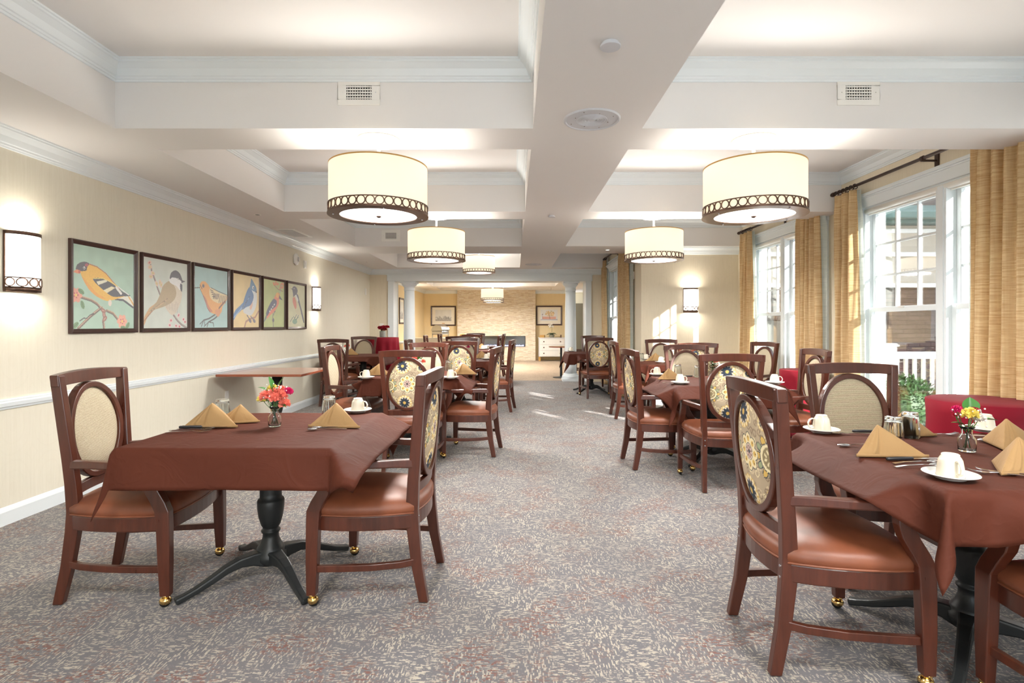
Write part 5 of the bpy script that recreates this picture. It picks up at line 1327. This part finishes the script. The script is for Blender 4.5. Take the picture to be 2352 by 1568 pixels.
# right row
table(1.83, 2.15, 'black pedestal table under the nearest brown cloth on the right', 'brown cloth on the nearest right table, with yellow rose vase', 21, [(2, .0, W), (1, .05, W), (3, .05, W)], half=.63)
chair(1.21, 2.15, -1.5, 'patterned-back armchair facing right at the nearest right table, foreground')
chair(1.90, 2.80, -94, 'armchair with woven oval facing the camera at the nearest right table')
chair(1.89, 1.60, 90, 'armchair cut off by the right picture edge, front corner')
table(1.87, 5.07, 'black pedestal table under the second brown cloth of the right row', 'brown cloth on the second table of the right row', 22, [(2, -.15, .29), (3, -.2, .29), (1, 0, W), (0, -.1, W)], half=.66)
chair(1.30, 4.92, 4, 'patterned-back armchair facing right at the aisle side of second right table')
chair(1.665, 4.31, 86, 'patterned oval armchair facing away at the second table of the right row')
chair(1.90, 5.70, -92, 'pale-lit armchair with woven oval at far side of second right table')
chair(2.50, 4.90, 178, 'armchair facing left at the window side of the second right table')
table(2.22, 7.45, 'black pedestal table under the brown cloth in the sunlit alcove', 'brown cloth on the table in the sunlit alcove', 23, [(2, 0, W), (3, 0, W), (1, 0, W), (0, -.3, .3)], half=.60)
chair(1.63, 7.45, 0, 'armchair facing right at the aisle side of the alcove table')
chair(2.25, 6.80, 90, 'armchair facing away, near side of the alcove table')
chair(2.26, 7.99, -90, 'armchair against the sunlit alcove wall under the sconce')
chair(2.99, 6.85, 195, 'dark armchair with woven oval standing before the alcove window')
table(1.46, 10.15, 'black pedestal table under the brown cloth beside the right column', 'brown cloth with pointed corners on the table by the right column', 24, [(1, .1, W), (3, 0, .28)], half=.66)
chair(1.465, 9.50, 91, 'patterned-back armchair facing away at the table near the right column')
chair(1.62, 10.78, -90, 'armchair facing the camera at the table near the right column')
chair(1.75, 13.4, 180, 'armchair seen partly behind the right column in the far room')
# round side table by the column
root = empty('side_table', (1.14, 13.0, 0)); MB().lathe([(0, .735), (.30, .735), (.30, .755), (0, .755)], 48).build('tabletop', 'table_wood', root, bevel=.004); MB().lathe([(0, 0), (.2, 0), (.2, .012), (.03, .03), (.025, .735), (0, .735)], 24).build('column', 'black_iron', root); tag(root, 'small bare round table left of the right column', 'table')
# red draped tables
o = red_cloth('red_tablecloth', .335, 1.02, 1, 13); o.location = (-2.70, 10.95, 0); tag(o, 'red cloth draped to the floor over the high round table, far left', 'tablecloth', 'red round tablecloths')
def round_base(x, y, r, z, lab):
    root = empty('round_table', (x, y, 0)); MB().lathe([(0, z - .025), (r - .008, z - .025), (r - .008, z - .004), (0, z - .004)], 40).build('tabletop', 'table_wood', root); MB().lathe([(0, .0), (r * .6, .0), (r * .6, .015), (.03, .03), (.03, z - .03), (0, z - .03)], 20).build('column', 'black_iron', root); tag(root, lab, 'table')
round_base(-2.70, 10.95, .335, 1.02, 'high round table hidden under the red cloth, far left')
o = red_cloth('red_tablecloth', .335, .765, 2, 5, flare=.1); o.location = (3.195, 3.62, 0); tag(o, 'red cloth on the round table by the nearest window, right edge', 'tablecloth', 'red round tablecloths'); round_base(3.195, 3.62, .335, .765, 'round table under the red cloth by the nearest window')
o = red_cloth('red_tablecloth', .25, .77, 3, 6, flare=.1); o.location = (3.27, 6.05, 0); tag(o, 'red cloth on the small round table between the two right windows', 'tablecloth', 'red round tablecloths'); round_base(3.27, 6.05, .25, .77, 'small round table under red cloth between the right windows')

# ------------------------------------------------------------------ place settings
ZT = .7515
def cup(px, py, ang, where, near=True):
    x, y = on(px, py, ZT); y += .0
    s = SAUCER.get((x, y, ZT), 0, 'white saucer under the upturned cup ' + where, 'saucer', 'saucers')
    CUP.get((x, y, ZT + .0085), R(ang), 'upturned cream coffee cup ' + where, 'cup', 'upturned coffee cups')
def napkin(px, py, ang, where, k=0, s=1.0):
    x, y = on(px, py, ZT); NAPKIN[k % 3].get((x, y, ZT + .001), R(ang), 'tan cloth napkin folded to a point ' + where, 'napkin', 'folded tan napkins', s)
def glass(px, py, where):
    x, y = on(px, py, ZT); TUMBLER.get((x, y, ZT), 0, 'ribbed glass tumbler standing upside down ' + where, 'glass', 'upturned glass tumblers')
def cutlery(P, px, py, ang, lab, cat, dz=0):
    x, y = on(px, py, ZT); P.get((x, y, ZT + .001 + dz), R(ang), lab, cat, 'table cutlery')
def vase(px, py, where):
    x, y = on(px, py, ZT); VASE.get((x, y, ZT), 0, 'small clear glass vase ' + where, 'vase', 'glass bud vases'); return (x, y, ZT)
# nearest left table
cup(822, 946, -15, 'at the far right corner of the nearest left table')
napkin(484, 982, 3, 'left front of the nearest left table', 0); napkin(545, 972, 20, 'behind the tumbler on the nearest left table', 1, .8); napkin(768, 982, -6, 'right side of the nearest left table', 2)
glass(511, 966, 'between two napkins on the nearest left table'); glass(756, 956, 'behind the right napkin on the nearest left table')
cutlery(FORK, 432, 993, -82, 'silver fork left front of the nearest left table', 'fork'); cutlery(FORK, 440, 988, -80, 'silver fork beside the black-handled knife, nearest left table', 'fork')
cutlery(KNIFE, 462, 985, -84, 'black-handled knife before the left napkin, nearest left table', 'knife', .004)
cutlery(SPOON, 752, 987, 96, 'silver spoon before the right napkin, nearest left table', 'spoon'); cutlery(SPOON, 762, 983, 96, 'silver spoon tucked under the right napkin, nearest left table', 'spoon')
v = vase(631, 979, 'with coral flowers on the nearest left table')
bouquet(v, [(.0, .0, .165, .036, 'coral'), (-.04, -.01, .155, .034, 'coral'), (.035, -.01, .155, .034, 'coral'), (.05, 0, .115, .030, 'coral'), (.06, .02, .175, .026, 'magenta'), (-.065, 0, .14, .026, 'yellow_bloom'), (-.02, .02, .19, .028, 'yellow_bloom'), (.02, .02, .18, .030, 'coral'), (.015, -.03, .15, .03, 'coral')],
        [((-.3, .1, 1), .09, .017, (-.01, 0, .19)), ((.35, .1, .9), .10, .018, (.01, 0, .185)), ((-.9, .1, .5), .075, .014, (-.03, 0, .18)), ((-.7, -.3, .1), .06, .012, (-.02, 0, .13)), ((.6, -.3, .0), .07, .016, (.01, 0, .12))], 'bouquet of coral carnations with yellow and magenta blooms, nearest left table', .175, seed=2)
# nearest right table
cup(1887, 992, 175, 'far left corner of the nearest right table'); cup(2183, 1098, -100, 'front of the nearest right table'); cup(2263, 990, 60, 'behind the yellow rose vase, nearest right table')
napkin(2048, 1050, -2, 'in the middle front of the nearest right table', 0); napkin(2092, 1003, 8, 'behind the tumblers on the nearest right table', 1, .95); napkin(2352, 1030, 20, 'at the right picture edge, farther one', 2); napkin(2372, 1088, 10, 'at the right picture edge, nearer one', 1)
glass(2052, 1018, 'behind the front napkin, nearest right table'); glass(2090, 1004, 'darkly lit, right of another tumbler, nearest right table')
cutlery(KNIFE, 2095, 1057, -86, 'black-handled knife before the front napkin, nearest right table', 'knife'); cutlery(SPOON, 2105, 1064, -84, 'upper silver spoon left of the front cup, nearest right table', 'spoon'); cutlery(SPOON, 2110, 1072, -84, 'lower silver spoon left of the front cup, nearest right table', 'spoon')
cutlery(FORK, 2312, 1092, 62, 'silver fork at the right picture edge, lower one', 'fork'); cutlery(FORK, 2332, 1090, 58, 'silver fork at the right picture edge, touching the napkin', 'fork')
cutlery(FORK, 1975, 998, 80, 'silver fork at the far left of the nearest right table', 'fork'); cutlery(SPOON, 1975, 1024, 95, 'silver spoon left of the front napkin, nearest right table', 'spoon'); cutlery(KNIFE, 2010, 994, -95, 'black-handled knife at the far side, nearest right table', 'knife')
cutlery(FORK, 2155, 1000, -80, 'dark fork right of the back napkin, nearest right table', 'fork'); cutlery(KNIFE, 2280, 1005, 70, 'knife behind the edge napkin, nearest right table', 'knife'); cutlery(SPOON, 2300, 1014, 85, 'silver spoon right of the vase, nearest right table', 'spoon')
v = vase(2221, 1036, 'with a yellow rose on the nearest right table')
bouquet(v, [(-.005, -.02, .155, .032, 'yellow_bloom'), (.03, .0, .165, .020, 'red_rose'), (-.035, .01, .17, .020, 'magenta'), (.045, .02, .155, .026, 'white_bloom'), (.035, -.02, .14, .022, 'white_bloom'), (-.05, 0, .15, .010, 'red_rose')],
        [((.1, .2, 1), .085, .030, (.025, .01, .155)), ((1, -.1, .25), .095, .026, (.03, 0, .125)), ((-.8, 0, .3), .06, .010, (-.01, 0, .11))], 'bouquet with a yellow rose and two big leaves, nearest right table', .135, seed=3, sprigs=9)
# second left table
cup(841, 869, 175, 'near left corner of the second left table'); cup(1035, 869, -20, 'near right corner of the second left table'); cup(1062, 850, -15, 'far right corner of the second left table')
napkin(1066, 860, -4, 'right side of the second left table', 0); napkin(866, 862, 6, 'left side of the second left table, half hidden', 1)
glass(1030, 851, 'behind the right napkin of the second left table')
v = vase(962, 858, 'with green sprigs on the second left table')
bouquet(v, [(-.03, 0, .15, .028, 'coral'), (.05, 0, .13, .026, 'coral'), (.01, -.02, .14, .022, 'white_bloom'), (-.055, .0, .17, .02, 'coral')], [((-.3, 0, 1), .09, .02, (0, 0, .14)), ((.6, 0, .8), .09, .02, (.01, 0, .14)), ((.1, -.3, .9), .08, .02, (.0, 0, .13)), ((-.8, 0, .4), .08, .016, (0, 0, .13))], 'leafy bouquet behind the patterned chair on second left table', .15, seed=4, sprigs=4)
# third left table
cup(1117, 825, -10, 'near right side of the third left table'); cup(1123, 822, -10, 'far right side of the third left table')
napkin(1108, 823, 0, 'right side of the third left table', 0)
v = vase(1073, 817, 'on the third left table'); bouquet(v, [(.02, 0, .15, .034, 'magenta'), (-.03, 0, .13, .03, 'magenta')], [((-.2, 0, 1), .07, .024, (0, 0, .15)), ((.5, 0, .8), .07, .024, (0, 0, .15))], 'small magenta bouquet seen above the third left table chair', .15, seed=5, sprigs=0)
cup(1109, 802, -10, 'near side of the fourth left table'); cup(1116, 801, 0, 'far side of the fourth left table'); napkin(1105, 801, 0, 'on the fourth left table', 1)
# wall side table, far left
napkin(806, 815, 0, 'on the wall table near the far left corner', 2); 
v = vase(797, 813, 'on the wall table near the far left corner'); bouquet(v, [(.02, 0, .15, .03, 'coral'), (-.03, 0, .14, .028, 'coral')], [((-.8, 0, 1), .1, .02, (0, 0, .13)), ((.2, 0, 1), .08, .02, (0, 0, .14))], 'small coral bouquet on the wall table, far left corner', .15, seed=6, sprigs=0)
glass(788, 818, 'on the wall table near the far left corner')
# second right table
cup(1509, 862, 178, 'far left corner of the second right table'); cup(1562, 881, 5, 'near left side of the second right table'); cup(1779, 881, -20, 'near right corner of the second right table')
napkin(1541, 872, -8, 'between two cups on the second right table', 2, .9); glass(1557, 862, 'behind the napkin of the second right table'); glass(1603, 866, 'left of the flowers on the second right table')
v = vase(1637, 866, 'with red flowers on the second right table'); bouquet(v, [(.03, 0, .16, .028, 'coral'), (.0, -.01, .17, .024, 'red_rose'), (.05, .01, .13, .026, 'white_bloom'), (-.04, 0, .18, .022, 'yellow_bloom')], [((-.5, 0, 1), .08, .02, (0, 0, .13)), ((.6, 0, .3), .08, .02, (0, 0, .12)), ((0, -.4, .2), .07, .02, (0, 0, .12))], 'red and white bouquet behind the patterned chair, second right table', .15, seed=7, sprigs=5)
cutlery(FORK, 1545, 879, -80, 'silver fork left of the front cup, second right table', 'fork'); cutlery(KNIFE, 1590, 865, -84, 'dark knife at the far side of the second right table', 'knife')
# alcove table
cup(1484, 826, 0, 'far left corner of the alcove table'); cup(1518, 833, -10, 'near left corner of the alcove table'); napkin(1505, 829, -5, 'on the alcove table between two cups', 1); glass(1473, 829, 'at the left edge of the alcove table')
cup(1312, 807, 180, 'on the table by the right column')
# high red table vase with roses
x, y = -2.69, 10.95
VP = Proto(lambda: MB().lathe([(0, 0), (.055, 0), (.06, .01), (.06, .105), (.062, .12), (.058, .12), (.056, .012), (0, .01)], 32).build('glass_vase', 'frosted_glass', smooth=True))
VP.get((x, y, 1.024), 0, 'greyish glass cylinder vase of red roses on the high red table', 'vase', 'glass vases')
q = random.Random(5); bouquet((x, y, 1.024), [(.10 * cos(k * 2.4) * (.25 + .75 * (k % 3) / 2), .10 * sin(k * 2.4) * (.25 + .75 * (k % 3) / 2), .15 + .06 * q.random(), .040, 'red_rose') for k in range(13)], [((cos(k), sin(k), .1), .07, .02, (0, 0, .12)) for k in range(5)], 'bunch of red roses on the high red-draped table', .15, seed=9, sprigs=0)

# ------------------------------------------------------------------ light, sky, camera
w = bpy.data.worlds.new('World'); bpy.context.scene.world = w; w.use_nodes = True
bg = w.node_tree.nodes['Background']; bg.inputs[0].default_value = (.78, .89, 1, 1); bg.inputs[1].default_value = WORLD
sun = bpy.data.lights.new('sun', 'SUN'); sun.energy = SUN; sun.color = (1, .95, .88); sun.angle = R(.8)
so = bpy.data.objects.new('sun', sun); C.objects.link(so)
so.rotation_euler = Vector((-.55, .83, -.385)).to_track_quat('-Z', 'Y').to_euler()
cam = bpy.data.cameras.new('camera'); cam.sensor_width = 36; cam.lens = F / 2352 * 36
cam.shift_x = -(CX - 1176) / 2352; cam.shift_y = -(784 - CY) / 2352; cam.clip_start = .05; cam.clip_end = 200
co = bpy.data.objects.new('camera', cam); C.objects.link(co); co.location = (0, 0, H); co.rotation_euler = (pi / 2, 0, 0)
sc = bpy.context.scene; sc.camera = co
sc.view_settings.view_transform = 'Standard'; sc.view_settings.look = 'None'; sc.view_settings.gamma = 1; sc.view_settings.exposure = EXPO
sc.view_settings.use_curve_mapping = False
try:
    sc.cycles.use_denoising = True; sc.cycles.denoiser = 'OPENIMAGEDENOISE'
    sc.cycles.max_bounces = 10; sc.cycles.diffuse_bounces = 6; sc.cycles.glossy_bounces = 4; sc.cycles.transmission_bounces = 8; sc.cycles.transparent_max_bounces = 12
    sc.cycles.sample_clamp_indirect = 6; sc.cycles.caustics_reflective = False; sc.cycles.caustics_refractive = False; sc.cycles.use_light_tree = True
except Exception: pass
